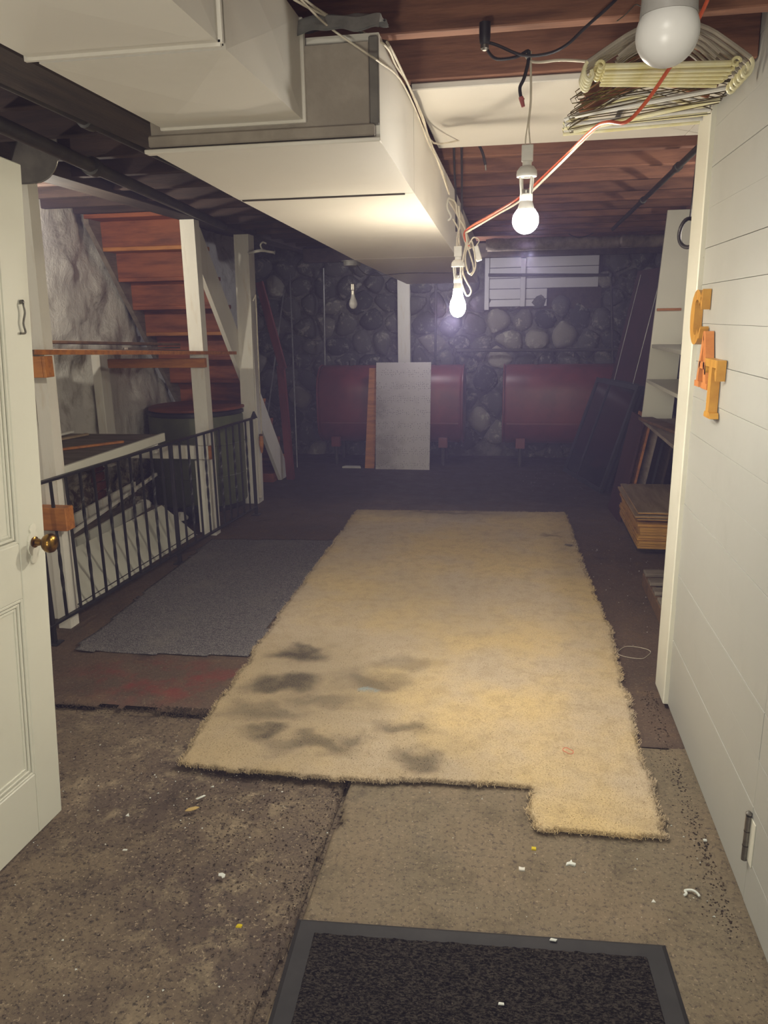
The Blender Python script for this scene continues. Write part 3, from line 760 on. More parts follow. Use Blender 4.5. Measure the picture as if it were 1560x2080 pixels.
# counter
root = thing('work_counter', 'low dusty wooden counter with a white front edge behind the railing', 'counter', (-2.75, 4.1, .86))
MB().box(XL+.06, -2.335, 3.62, 4.82, .835, .86, c=.002).build('counter_top', M['dusty_board'], root)
MB().box(-2.335, -2.315, 3.62, 4.82, .815, .87, c=.002).build('edge_strip', M['paint'], root)
MB().box(XL+.06, -2.36, 4.76, 4.80, .74, .83, c=.002).build('support_rail', M['lumber_white'], root)
MB().box(XL+.06, -2.36, 3.64, 3.68, .74, .83, c=.002).build('support_rail', M['lumber_white'], root)
for (a_, b_, mt_, lb) in (((-3.0, 4.0, .872), (-2.82, 4.72, .872), M['ply_face'], 'pale wooden strip lying on the counter nearest the plaster wall'),
                     ((-3.05, 3.9, .872), (-2.94, 4.74, .885), M['lumber_white'], 'cream painted strip against the plaster wall on the counter'),
                     ((-2.95, 3.75, .869), (-2.42, 4.45, .869), M['orange_wood'], 'thin orange wood lath lying across the counter')):
    o = MB().bar(a_, b_, .03, .014, c=.002).build('wooden_strip', mt_); tag(o, lb, 'strip')
o = MB().box(-2.92, -2.225, 5.315, 5.352, .60, .70, c=.003).build('cross_rail', M['lumber_white']); tag(o, 'white two by four rail running behind the railing to the middle post', 'rail')
o = MB().box(-2.224, -2.20, 5.315, 5.352, .60, .70, c=.003).build('rail_block', M['orange_wood']); tag(o, 'short orange block at the end of the white two by four rail', 'wood block')
# stud against the plaster wall
o = MB().box(-3.16, -3.09, 5.45, 5.58, 0.5, 1.36, c=.004).build('wall_stud', M['lumber_white']); tag(o, 'grey white upright stud against the plaster wall under the shelf', 'stud')
o = MB().tube([(-3.12, 5.62, .0), (-3.12, 5.62, .7)], .013, 8).build('wall_pipe', M['whiteplastic']); tag(o, 'thin white vertical pipe beside the exposed bricks', 'pipe')
# block pier
root = thing('block_pier', 'grey concrete block pier between panelled door and nearest post', 'pier', (-2.56, 3.7, 0))
for k in range(12):
    MB().box(-2.70, -2.43, 3.64, 3.76, .004+k*.19, .186+k*.19, c=.006).build('block', M['grey_board'], root)
# leaning white panel
root = thing('white_board', 'low white panel leaning behind the iron railing', 'panel', (-2.45, 4.6, 0))
p = [Vector((-2.44, 3.80, .004)), Vector((-2.38, 5.36, .004)), Vector((-2.62, 5.30, .245)), Vector((-2.68, 3.92, .245))]
nn = (p[1]-p[0]).cross(p[3]-p[0]).normalized()*.014
MB().hexa(p, [q-nn for q in p] if nn.z > 0 else [q+nn for q in p]).build('panel_board', M['paint'], root)
up_ = (nn if nn.z > 0 else -nn).normalized()
MB().bar(p[0].lerp(p[3], .07)+up_*.002, p[1].lerp(p[2], .07)+up_*.002, .006, .003, up=up_).build('groove', M['dark_gap'], root)
for (a_, b_, h, mt_, lb) in (((-2.72, 3.75, .22), (-2.80, 5.35, .22), .08, 'paint', 'white skirting board standing behind the leaning panel'),
                        ((-2.86, 3.9, .30), (-2.93, 5.5, .34), .08, 'lumber_white', 'second white board standing farther behind the leaning panel'),
                        ((-2.76, 4.3, .30), (-2.84, 5.7, .40), .025, 'lumber_white', 'narrow white lath sloping over the boards behind the railing')):
    o = MB().bar(a_, b_, .02, h, c=.002).build('loose_board', M[mt_]); tag(o, lb, 'board')
o = MB().box(-3.1, -2.74, 3.75, 5.6, 0.0, .17, c=.004).build('timber_sleeper', M['grey_board']); tag(o, 'grey timber lying against the plaster wall behind the boards', 'timber')
for i, (x, y, z, r_) in enumerate(((-2.80, 5.38, .20, .05), (-2.72, 5.58, .04, .045), (-2.62, 5.62, .04, .05))):
    bm = bmesh.new(); bmesh.ops.create_icosphere(bm, subdivisions=2, radius=r_)
    for v in bm.verts: v.co *= 1+.35*mnoise.noise(v.co*25+Vector((i*3, 0, 0)))
    mb = MB().add([(v.co.x+x, v.co.y+y, v.co.z*.8+z+r_*.6) for v in bm.verts], [[v.index for v in f.verts] for f in bm.faces], True); bm.free()
    o = mb.build('plaster_lump', M['lumber_white']); tag(o, ['white lump of broken plaster on the timber before the green tank', 'pale lump of plaster on the floor left of the black bowl', 'ragged pale lump nearest the black bowl'][i], 'rubble')
o = MB().tube(smooth([(-2.62, 3.75, .55), (-2.55, 3.72, .42), (-2.53, 3.75, .28), (-2.55, 3.78, .12), (-2.56, 3.76, .0)]), .02, 10).build('flexible_conduit', M['black_iron']); tag(o, 'black ribbed flexible conduit beside the nearest post', 'conduit')
o = MB().lathe([(.08, 0), (.11, .01), (.14, .08), (.145, .10), (.135, .10), (.10, .03), (.02, .02)], (-2.52, 5.78, 0.0), 24).build('black_bowl', M['blackp']); tag(o, 'black plastic bowl on the floor before the green tank', 'bowl')

# green tank with round lid
gx, gy, gr = -2.74, 6.36, .41
root = thing('green_tank', 'round olive green metal tank with a wooden lid under the stair', 'tank', (gx, gy, 0))
MB().lathe([(gr*.97, .05), (gr, .07), (gr, .80), (gr*.99, .815), (gr*.9, .82), (.02, .82)], (gx, gy, 0), 48).build('tank_shell', M['green'], root)
MB().lathe([(gr*.92, 0), (gr*.92, .06)], (gx, gy, 0), 32).build('tank_base', M['black_iron'], root)
MB().lathe([(gr*.965, .82), (gr*1.02, .824), (gr*1.02, .85), (gr*.96, .856)], (gx, gy, 0), 48).build('rim', M['black_iron'], root)
MB().lathe([(gr*.98, .862), (gr*1.0, .866), (gr*1.0, .884), (gr*.97, .889), (.02, .889)], (gx+.02, gy-.03, 0), 48).build('lid', M['riser'], root)
for k in (.3, .57): MB().lathe([(gr+.001, k), (gr+.006, k+.006), (gr+.001, k+.012)], (gx, gy, 0), 48).build('hoop', M['green'], root)

# ================================================================ RAILING
rail = thing('iron_railing', 'black wrought iron railing with twisted balusters before the left bay', 'railing', (-2.2, 4.7, 0))
A0, A1 = Vector((-2.305, 3.30, 0)), Vector((-2.125, 6.02, 0))
def rp(t, z): q = A0.lerp(A1, t); return Vector((q.x, q.y, z))
MB().bar(rp(0, .835), rp(1.02, .812), .032, .014, c=.003).build('top_rail', M['black_iron'], rail)
MB().bar(rp(0, .10), rp(1, .07), .03, .014, c=.003).build('bottom_rail', M['black_iron'], rail)
NBL = 22
for i in range(NBL+1):
    t = (i+.25)/(NBL+.3); zt_ = .835-.023*t-.006; zb_ = .10-.03*t+.006
    if i in (0, 11, NBL):
        MB().bar(rp(t, 0.0), rp(t, zt_), .024, .024, up=(1, 0, 0), c=.002).build('post', M['black_iron'], rail)
        q = rp(t, 0); MB().box(q.x-.035, q.x+.035, q.y-.035, q.y+.035, 0.0, .008, c=.002).build('foot', M['black_iron'], rail)
        continue
    # square bar, every other one twisted in its middle
    n_ = 28; vs = []; fs = []; tw = (i % 2 == 1)
    for k in range(n_+1):
        u = k/n_; z = zb_+(zt_-zb_)*u; w_ = min(max((u-.15)/.7, 0), 1); ang = PI/4+(w_*2.5*PI if tw else 0)
        rr_ = .0085*(1.0+(.12 if tw and 0 < w_ < 1 else 0))
        c_ = rp(t, z)
        for j in range(4): a_ = ang+j*PI/2; vs.append((c_.x+rr_*math.cos(a_), c_.y+rr_*math.sin(a_), z))
    for k in range(n_):
        for j in range(4): fs.append((k*4+j, k*4+(j+1) % 4, k*4+4+(j+1) % 4, k*4+4+j))
    MB().add(vs, fs).build('baluster', M['black_iron'], rail)
q = rp(1.02, .812); MB().hexa([(q.x-.03, q.y, .81), (q.x+.03, q.y, .81), (q.x+.03, q.y+.006, .81), (q.x-.03, q.y+.006, .81)], [(q.x-.006, q.y, .865), (q.x+.006, q.y, .865), (q.x+.006, q.y+.006, .865), (q.x-.006, q.y+.006, .865)]).build('end_bracket', M['black_iron'], rail)

# ================================================================ BACK OF THE ROOM
def obround(w, h, n=10):
    """outline of the tank end: half circles above and below"""
    r_ = w/2; s_ = h/2-r_; o_ = []
    for k in range(n+1): a_ = PI*k/n; o_.append((r_*math.cos(a_), s_+r_*math.sin(a_)))
    for k in range(n+1): a_ = PI+PI*k/n; o_.append((r_*math.cos(a_), -s_+r_*math.sin(a_)))
    return o_
def oil_tank(x0, x1, label):
    yc, zc, w_, h_ = 8.58, .655, .56, .86
    root = thing('oil_tank', label, 'oil tank', ((x0+x1)/2, yc, 0), 'dark red oil tanks at the back wall')
    out = obround(w_, h_); n = len(out); mb = MB(); vs = []
    xs = [(x0, .90), (x0+.02, .97), (x0+.05, 1.0), (x1-.05, 1.0), (x1-.02, .97), (x1, .90)]
    for (x, k) in xs: vs += [(x, yc+a_*k, zc+b_*k) for a_, b_ in out]
    fs = [(i*n+j, i*n+(j+1) % n, (i+1)*n+(j+1) % n, (i+1)*n+j) for i in range(len(xs)-1) for j in range(n)]
    fs += [tuple(range(n)), tuple((len(xs)-1)*n+j for j in range(n))[::-1]]
    mb.add(vs, [f[::-1] for f in fs], True).build('tank_shell', M['tank'], root)
    for x in (x0+.012, x1-.012):
        mb = MB(); mb.tube([(x, yc+a_*1.0, zc+b_*1.0) for a_, b_ in out], .009, 6, closed=True); mb.build('end_seam', M['tank'], root)
    mb = MB(); mb.box(x0+.05, x1-.05, yc-.284, yc-.279, zc-.19, zc-.175); mb.build('weld_seam', M['tank'], root)
    for lx in (x0+.2, x1-.22):
        for ly in (yc-.2, yc+.2):
            MB().box(lx-.05, lx+.05, ly-.05, ly+.02, .2, .31, c=.004).build('leg_bracket', M['tank'], root)
            MB().tube([(lx, ly-.02, 0), (lx, ly-.02, .26)], .022, 10).build('leg', M['black_pipe'], root)
    for lx in (x0+.35, x1-.3): MB().tube([(lx, yc, 1.08), (lx, yc, 1.14)], .03, 10).build('filler_pipe', M['black_pipe'], root)
    return root
oil_tank(-2.17, -.545, 'dark red oil tank behind the perforated board')
oil_tank(-.13, 1.45, 'dark red oil tank behind the leaning storm windows')

o = MB().hexa([(-1.475, 8.08, 0), (-.885, 8.08, 0), (-.885, 8.095, 0), (-1.475, 8.095, 0)], [(-1.475, 8.25, 1.13), (-.885, 8.25, 1.13), (-.885, 8.265, 1.13), (-1.475, 8.265, 1.13)]).build('perforated_board', M['peg']); tag(o, 'off white perforated board leaning on the left oil tank', 'board')
o = MB().hexa([(-1.60, 8.12, 0), (-1.495, 8.12, 0), (-1.495, 8.14, 0), (-1.60, 8.14, 0)], [(-1.555, 8.26, 1.07), (-1.455, 8.26, 1.07), (-1.455, 8.28, 1.07), (-1.555, 8.28, 1.07)]).build('leaning_plank', M['orange_wood']); tag(o, 'narrow orange brown plank leaning beside the perforated board', 'plank')
o = MB().hexa([(-1.85, 8.1, .002), (-1.64, 8.1, .002), (-1.66, 8.16, .002), (-1.82, 8.16, .002)], [(-1.85, 8.1, .02), (-1.64, 8.1, .02), (-1.66, 8.16, .02), (-1.82, 8.16, .02)]).build('white_tray', M['whiteplastic']); tag(o, 'flat white scrap on the floor under the left oil tank', 'scrap')
# pipes on the back wall
def wall_pipe(label, pts, r, mat=None, cat='pipe'):
    root = thing('wall_pipe', label, cat, tuple(pts[0]))
    MB().tube(pts, r, 10).build('pipe_run', mat or M['black_pipe'], root)
    for q in pts[1:-1]: MB().lathe([(r*.3, -r*1.5), (r*1.5, -r*1.1), (r*1.5, r*1.1), (r*.3, r*1.5)], q, 10).build('elbow', mat or M['black_pipe'], root)
    return root
yp = 8.85
wall_pipe('black pipe running level above the tanks with a bend at its left end', [(-.68, yp, 1.08), (-.68, yp, 1.225), (1.3, yp, 1.215)], .018)
wall_pipe('black pipe rising from the right tank and turning left across the boarded window', [(1.05, yp, 1.05), (.98, yp, 2.0), (-.32, yp, 2.03)], .016)
wall_pipe('grey conduit rising left of the perforated board on the stone wall', [(-2.19, yp, 1.05), (-2.17, yp, 2.15)], .013, M['conduit'])
wall_pipe('thin dark pipe rising right of the centre post on the stone wall', [(-.90, yp, 1.05), (-.89, yp, 2.2)], .012)
root = thing('oil_filter', 'small metal valve on the level pipe above the right tank', 'valve', (.62, 8.8, 1.1))
MB().lathe([(.01, 0), (.018, .01), (.018, .03), (.008, .035)], (.62, 8.8, 1.14), 12).build('valve_cap', M['steel'], root)
MB().tube([(.62, 8.83, 1.19), (.62, 8.8, 1.15)], .007).build('valve_stem', M['steel'], root)
# wrapped pipe below the joists at right
root = thing('wrapped_pipe', 'thick pipe wrapped in grey cloth under the joists at the far right', 'pipe', (.9, 7.5, 2.2))
pp = [(-.3, 7.6, 2.24), (.3, 7.58, 2.235), (.8, 7.55, 2.225), (.95, 7.5, 2.23), (1.1, 7.5, 2.22), (1.6, 7.5, 2.22)]
MB().tube(smooth(pp, 5), [.045+.012*abs(math.sin(i*1.7)) for i in range(26)], 12).build('wrapping', M['grey_board'], root)
root = pipe_thing('dark pipe slanting up to the right under the rear joists', [tuple(W(1245, 465, 'y', 6.6)), tuple(W(1421, 297, 'y', 3.6))], .014, M['black_pipe'], (.5, .85))
root = thing('rim_beam_board', 'pale board fixed below the last joists across the back', 'board', (0, 7.9, 2.2)); MB().box(-.3, 1.7, 7.9, 7.93, 2.2, 2.29, c=.002).build('board_face', M['grey_board'], root)

# storm windows leaning at right
def storm(b0, b1, t0, t1, th, label, splits, matf='storm_frame', name='storm_window'):
    b0, b1, t0, t1 = map(Vector, (b0, b1, t0, t1)); root = thing(name, label, 'storm window', tuple((b0+b1)/2), 'storm windows leaning at the right')
    n_ = (b1-b0).cross(t0-b0).normalized()
    if n_.x > 0: n_ = -n_
    def strip(p0, p1, wdt, nm, inw):
        MB().bar(p0, p1, wdt, th, up=n_, c=.002).build(nm, M[matf], root)
    U_ = (b1-b0).normalized(); V_ = (t0-b0).normalized(); w_ = .045
    strip(b0+V_*w_/2, b1+V_*w_/2, w_, 'rail', 0); strip(t0-V_*w_/2, t1-V_*w_/2, w_, 'rail', 0)
    strip(b0+U_*w_/2, t0+U_*w_/2, w_, 'stile', 0); strip(b1-U_*w_/2, t1-U_*w_/2, w_, 'stile', 0)
    for s_ in splits: strip(b0.lerp(b1, s_), t0.lerp(t1, s_), .018, 'muntin', 0)
    e = n_*th*.15; q = [b0+U_*.02+V_*.02, b1-U_*.02+V_*.02, t1-U_*.02-V_*.02, t0+U_*.02-V_*.02]
    MB().hexa([k-e for k in q], [k+e for k in q]).build('pane', M['glass'], root)
    return root
storm((.53, 8.15, .0), (.80, 7.10, 0), (.82, 8.05, .98), (1.08, 7.08, .98), .03, 'dark framed storm window leaning foremost beside the right tank', (.36,))
storm((.62, 8.13, .0), (.86, 7.18, 0), (.89, 8.1, .97), (1.13, 7.15, .97), .03, 'dark storm window leaning just behind the foremost one', ())
storm((.70, 8.18, .0), (.95, 7.25, 0), (.97, 8.12, .96), (1.21, 7.2, .96), .03, 'dark storm window leaning third in the row', ())
def slab_lean(name, b0, b1, t0, t1, th, mat, label, cat):
    b0, b1, t0, t1 = map(Vector, (b0, b1, t0, t1)); n_ = (b1-b0).cross(t0-b0).normalized()*th
    if n_.x < 0: n_ = -n_
    q = [b0, b1, t1, t0]; o_ = MB().hexa(q, [k+n_ for k in q]).build(name, mat); tag(o_, label, cat); return o_
slab_lean('tall_panel', (.80, 8.35, 0), (.98, 7.3, 0), (1.16, 8.2, 2.0), (1.36, 7.2, 2.0), .02, M['darkred'], 'tall dark red panel leaning behind the storm windows', 'panel')
def ledge(p0, p1, lb):
    o_ = MB().bar(p0, p1, .008, .006).build('metal_strip', M['conduit']); tag(o_, lb, 'strip')
ledge((.905, 7.93, .66), (1.14, 7.85, 1.95), 'thin bright strip on the tall dark red panel, left one')
ledge((1.01, 7.42, .66), (1.245, 7.35, 1.95), 'thin bright strip on the tall dark red panel, right one')

# shelf unit in the right bay
ux0, ux1, uy = .95, 1.14, 5.85
root = thing('bookcase', 'white shelving unit standing beyond the plank wall corner', 'shelf unit', (1.05, 5.2, .85))
mb = MB().hexa([(ux0-.03, uy, .85), (1.13, uy, .85), (1.13, uy+.02, .85), (ux0-.03, uy+.02, .85)], [(1.0, uy, 2.28), (1.2, uy, 2.28), (1.2, uy+.02, 2.28), (1.0, uy+.02, 2.28)]); mb.build('end_panel', M['paint'], root)
MB().box(1.26, 1.28, 3.6, uy, .85, 2.28, c=.002).build('back_panel', M['dark_wood'], root)
for z, xa in ((1.125, .935), (1.37, .955)):
    MB().box(xa, 1.25, 3.6, uy-.002, z-.012, z+.012, c=.002).build('shelf', M['paint'], root)
MB().box(.915, 1.25, 3.6, uy+.06, .83, .852, c=.002).build('shelf', M['grey_board'], root)
MB().box(.972, 1.135, uy-.02, uy-.001, 1.612, 1.63, c=.002).build('shelf_cleat', M['orange_wood'], root)
o = MB().bar((.93, 5.75, .866), (1.12, 4.6, .868), .10, .02, c=.002).build('loose_board', M['brown_board']); tag(o, 'brown board lying on the lowest shelf of the white unit', 'board')
# boards stored on edge below it
for i, (x, dy, mt_, lb) in enumerate(((.80, 0, 'darkred', 'dark red board standing on edge below the white shelves'), (.86, .05, 'orange_wood', 'orange board standing on edge below the white shelves'),
        (.92, .0, 'grey_board', 'grey weathered board standing on edge below the white shelves'), (1.0, .1, 'storm_frame', 'dark board on edge right of the grey weathered board'),
        (1.06, .05, 'dark_wood', 'dark wooden board on edge nearest the corner of the plank wall'), )):
    slab_lean('stored_board', (x, 6.55+dy, 0), (x+.03, 6.1+dy, 0), (x+.15, 6.55+dy, .82), (x+.17, 6.1+dy, .82), .018, M[mt_], lb, 'board')
# coil of black hose on the joist at right
hc_ = W(1399, 473, 'y', 3.45)
o = MB().tube([(hc_.x+.036*math.cos(a), 3.45+.012*math.sin(a*2), hc_.z+.055*math.sin(a)) for a in np.linspace(0, 2*PI, 28)[:-1]], .008, 8, closed=True).tube([(hc_.x, 3.45, hc_.z+.05), (hc_.x+.01, 3.44, 2.299)], .003, 6).build('black_hose', M['cord_black']); tag(o, 'black hose loop hanging beside the plank wall corner', 'hose')

# plywood stack
rr2 = random.Random(3); z = .06
o_ = MB().box(.86, 1.3, 5.3, 6.1, 0.0, .058, c=.003).build('timber_bearer', M['dark_wood']); tag(o_, 'dark timber under the plywood stack', 'timber')
names_ = ['lowest', 'second from the bottom', 'third from the bottom', 'fourth from the bottom', 'fifth from the bottom', 'sixth from the bottom', 'seventh from the bottom', 'eighth from the bottom', 'ninth from the bottom', 'third from the top', 'second from the top', 'topmost']
sheets = []
for k in range(12):
    th = .018 if k < 9 else .014; dx = rr2.uniform(-.008, .008); dy = rr2.uniform(-.012, .012); ti = 0
    xa, ya, xb, yb_ = .845+dx+(0.0 if k < 8 else -.012), 5.17+dy+(.012*(k-8) if k > 8 else 0), 1.45, 6.12+dy
    if k >= 9: xa -= .02*(k == 10); ti = .02*(k == 9)
    root = thing('plywood_sheet', 'square plywood sheet, %s of the stack at right' % names_[k], 'plywood', ((xa+xb)/2, (ya+yb_)/2, z), 'stacked plywood sheets')
    MB().hexa([(xa, ya+ti, z+.001), (xb, ya, z+.001), (xb, yb_, z+.001), (xa, yb_, z+.001+ti*.3)], [(xa, ya+ti, z+th*.55), (xb, ya, z+th*.55), (xb, yb_, z+th*.55), (xa, yb_, z+th*.55+ti*.3)]).build('core_layer', M['ply_edge'], root)
    MB().hexa([(xa-.001, ya+ti-.001, z+th*.56), (xb, ya-.001, z+th*.56), (xb, yb_, z+th*.56), (xa-.001, yb_, z+th*.56+ti*.3)], [(xa-.001, ya+ti-.001, z+th), (xb, ya-.001, z+th), (xb, yb_, z+th), (xa-.001, yb_, z+th+ti*.3)]).build('face_veneer', M['ply_face'] if k > 8 else M['ply_edge'], root)
    z += th+(.001 if k < 8 else .008)
    if k == 8: z += .01
    if k in (8, 9, 10):
        # thin packers keep the loose top sheets apart
        pk = MB().box(1.0, 1.03, 5.3, 6.0, z-.0085, z-.0005).build('packer', M['orange_wood'], root)

# pallet
root = thing('wooden_pallet', 'small weathered wooden pallet against the plank wall corner', 'pallet', (.95, 4.3, 0))
for i, yk in enumerate((4.52, 4.36, 4.2, 4.04)): MB().box(.785, 1.25, yk-.045, yk+.045, .095, .115, c=.003).build('deck_board', M['dusty_board'], root)
for xk in (.80, 1.18):
    MB().box(xk-.018, xk+.018, 3.86, 4.56, .01, .094, c=.003).build('stringer', M['brown_board'], root)
MB().box(.785, 1.25, 3.86, 3.98, .095, .115, c=.003).build('deck_board', M['brown_board'], root)

# ================================================================ DOOR AT LEFT
door = thing('panel_door', 'open white panelled door with brass knob at the left', 'door', (-1.465, 2.04, 0))
# local frame of the leaf: u towards the hinge (-y), v up, w towards the room (+x)
DW, DH, DT = .86, 2.04, .035
parts = []
def dbox(nm, u0, u1, v0, v1, w0, w1, mat, c=.003):
    o_ = MB().box(w0, w1, -u1, -u0, v0, v1, c=c).build(nm, mat, None, org=(0, 0, 0)); o_.parent = door; o_.location = (0, 0, 0); parts.append(o_); return o_
ST = .125; rails = [(0, .22), (.795, .965), (1.905, DH)]
dbox('stile', 0, ST, .012, DH, -DT, 0, M['door']); dbox('stile', DW-ST, DW, .012, DH, -DT, 0, M['door'])
for a_, b_ in rails: dbox('rail', ST+.0005, DW-ST-.0005, max(a_, .012), b_, -DT, -.0005, M['door'])
for a_, b_ in ((.22, .795), (.965, 1.905)):
    dbox('panel', ST, DW-ST, a_, b_, -DT+.012, -.014, M['door'], 0)
    for k, (off, dep) in enumerate(((0, -.002), (.012, -.006), (.024, -.010))):
        wd = .0085; q0, q1, r0, r1 = ST+off, DW-ST-off, a_+off, b_-off
        m_ = MB()
        for (u0, u1, v0, v1) in ((q0, q0+wd, r0, r1), (q1-wd, q1, r0, r1), (q0+wd, q1-wd, r0, r0+wd), (q0+wd, q1-wd, r1-wd, r1)):
            m_.box(-.016, dep, -u1, -u0, v0, v1, c=.0015)
        o_ = m_.build('panel_moulding', M['door'], None, org=(0, 0, 0)); o_.parent = door; o_.location = (0, 0, 0)
# knob and rose
kc = (0, -.062, .955)
def dpart(mb, nm, mat, par=None):
    o_ = mb.build(nm, mat, None, org=(0, 0, 0)); o_.parent = par or door; o_.location = (0, 0, 0); return o_
es = [(.0, .062), (.012, .058), (.016, .046), (.011, .036), (.022, .026), (.027, .012), (.024, 0)]
es = es+[(a_, -b_) for a_, b_ in reversed(es[:-1])]; es = es+[(-a_, b_) for a_, b_ in reversed(es[1:-1])]
dpart(MB().prism(es, .004, Matrix(((0, 0, 1, 0), (1, 0, 0, kc[1]), (0, 1, 0, kc[2]-.005), (0, 0, 0, 1)))), 'escutcheon', M['paint'])
kn = dpart(MB().lathe([(.011, 0), (.011, .018), (.009, .022), (.010, .03), (.022, .036), (.029, .046), (.030, .055), (.027, .064), (.018, .071), (.004, .073)], (.004, kc[1], kc[2]), 28, 'x'), 'knob', M['brass'])
dpart(MB().lathe([(.016, 0), (.017, .006), (.012, .009)], (.004, kc[1], kc[2]), 20, 'x'), 'knob_collar', M['brass'], None)
hk = smooth([(.004, -.045, 1.66), (.012, -.05, 1.652), (.012, -.045, 1.63), (.010, -.052, 1.60), (.010, -.045, 1.575), (.006, -.062, 1.572)], 5)
dpart(MB().tube(hk, .0032, 8), 'hook', M['steel'])
dpart(MB().lathe([(.006, 0), (.007, .008), (.003, .012)], (0, -.045, 1.66), 10, 'x'), 'hook_eye', M['steel'])
door.rotation_euler = (math.radians(-3.0), math.radians(2.0), 0)
door.rotation_euler[2] = 0

# hinge on the plank wall
root = MB().tube([(XR-.009, 1.94, .145), (XR-.009, 1.94, .282)], .008, 12).build('hinge', M['steel'], wr); root['label'] = 'old steel hinge low on the planks'; root['kind'] = 'structure'
MB().lathe([(.002, 0), (.009, .004), (.009, .008), (.003, .014)], (XR-.009, 1.94, .282), 12).build('pin_head', M['steel'], root)
for z in (.19, .235): MB().lathe([(.0085, -.0015), (.0088, 0), (.0085, .0015)], (XR-.009, 1.94, z), 12).build('joint_ring', M['dark_gap'], root)
MB().box(XR-.004, XR-.001, 1.90, 1.935, .15, .28, c=.001).build('leaf', M['paint'], root)

# ---- carved letters: outline in (u, v); u runs towards the camera
def letter(polys, org, mat, name, label, th=.028):
    mt_ = Matrix(((0, 0, -1, XR-.003), (-1, 0, 0, org[0]), (0, 1, 0, org[1]), (0, 0, 0, 1)))
    root_ = thing(name, label, 'wooden letter', (XR-.015, org[0], org[1]))
    me = MB()
    for pl_ in polys: me.prism(pl_, th, mt_)
    me.build('letter_body', mat, root_)
    return root_
def ring_c():
    H_, Wd = .19, .175; outer = []; inner = []
    for k in range(27):
        a_ = math.radians(42+(318-42)*k/26)
        outer.append((Wd/2+Wd/2*math.cos(a_), H_/2+H_/2*math.sin(a_)))
        th_ = .028+.026*abs(math.cos(a_/1.0))**1.5
        inner.append((Wd/2+.006+(Wd/2-th_-.004)*math.cos(a_), H_/2+(H_/2-.034)*math.sin(a_)))
    quads = [[outer[k], outer[k+1], inner[k+1], inner[k]] for k in range(26)]
    quads.append([(Wd*.80, H_*.86), (Wd*.94, H_*1.0), (Wd*.97, H_*1.0), (Wd*.97, H_*.64), (Wd*.90, H_*.64), (Wd*.80, H_*.80)])
    quads.append([(Wd*.80, H_*.14), (Wd*.84, H_*.20), (Wd*.97, H_*.34), (Wd*1.0, H_*.30), (Wd*.90, H_*.12)])
    return quads
letter(ring_c(), (3.06, 1.487), M['letter_gold'], 'letter_c', 'golden wooden letter C, topmost of the three on the plank wall')
Aq = [[(.075, .19), (.105, .19), (.165, .02), (.125, .02)], [(.075, .19), (.095, .165), (.045, .02), (.022, .02)], [(.05, .065), (.05, .088), (.125, .088), (.13, .065)],
      [(.0, 0), (.0, .02), (.065, .02), (.065, 0)], [(.10, 0), (.10, .02), (.185, .02), (.185, 0)]]
letter(Aq, (2.91, 1.347), M['letter_orange'], 'letter_a', 'orange wooden letter A, middle of the three on the plank wall')
Tq = [[(.0, .165), (.0, .19), (.165, .19), (.165, .165)], [(0, .135), (0, .165), (.012, .165), (.022, .15), (.014, .135)], [(.165, .165), (.165, .125), (.152, .125), (.14, .15), (.15, .165)],
      [(.063, .02), (.063, .165), (.103, .165), (.103, .02)], [(.04, 0), (.045, .018), (.063, .02), (.103, .02), (.12, .018), (.125, 0)]]
letter(Tq, (2.775, 1.26), M['letter_gold'], 'letter_t', 'golden wooden letter T, lowest of the three on the plank wall')

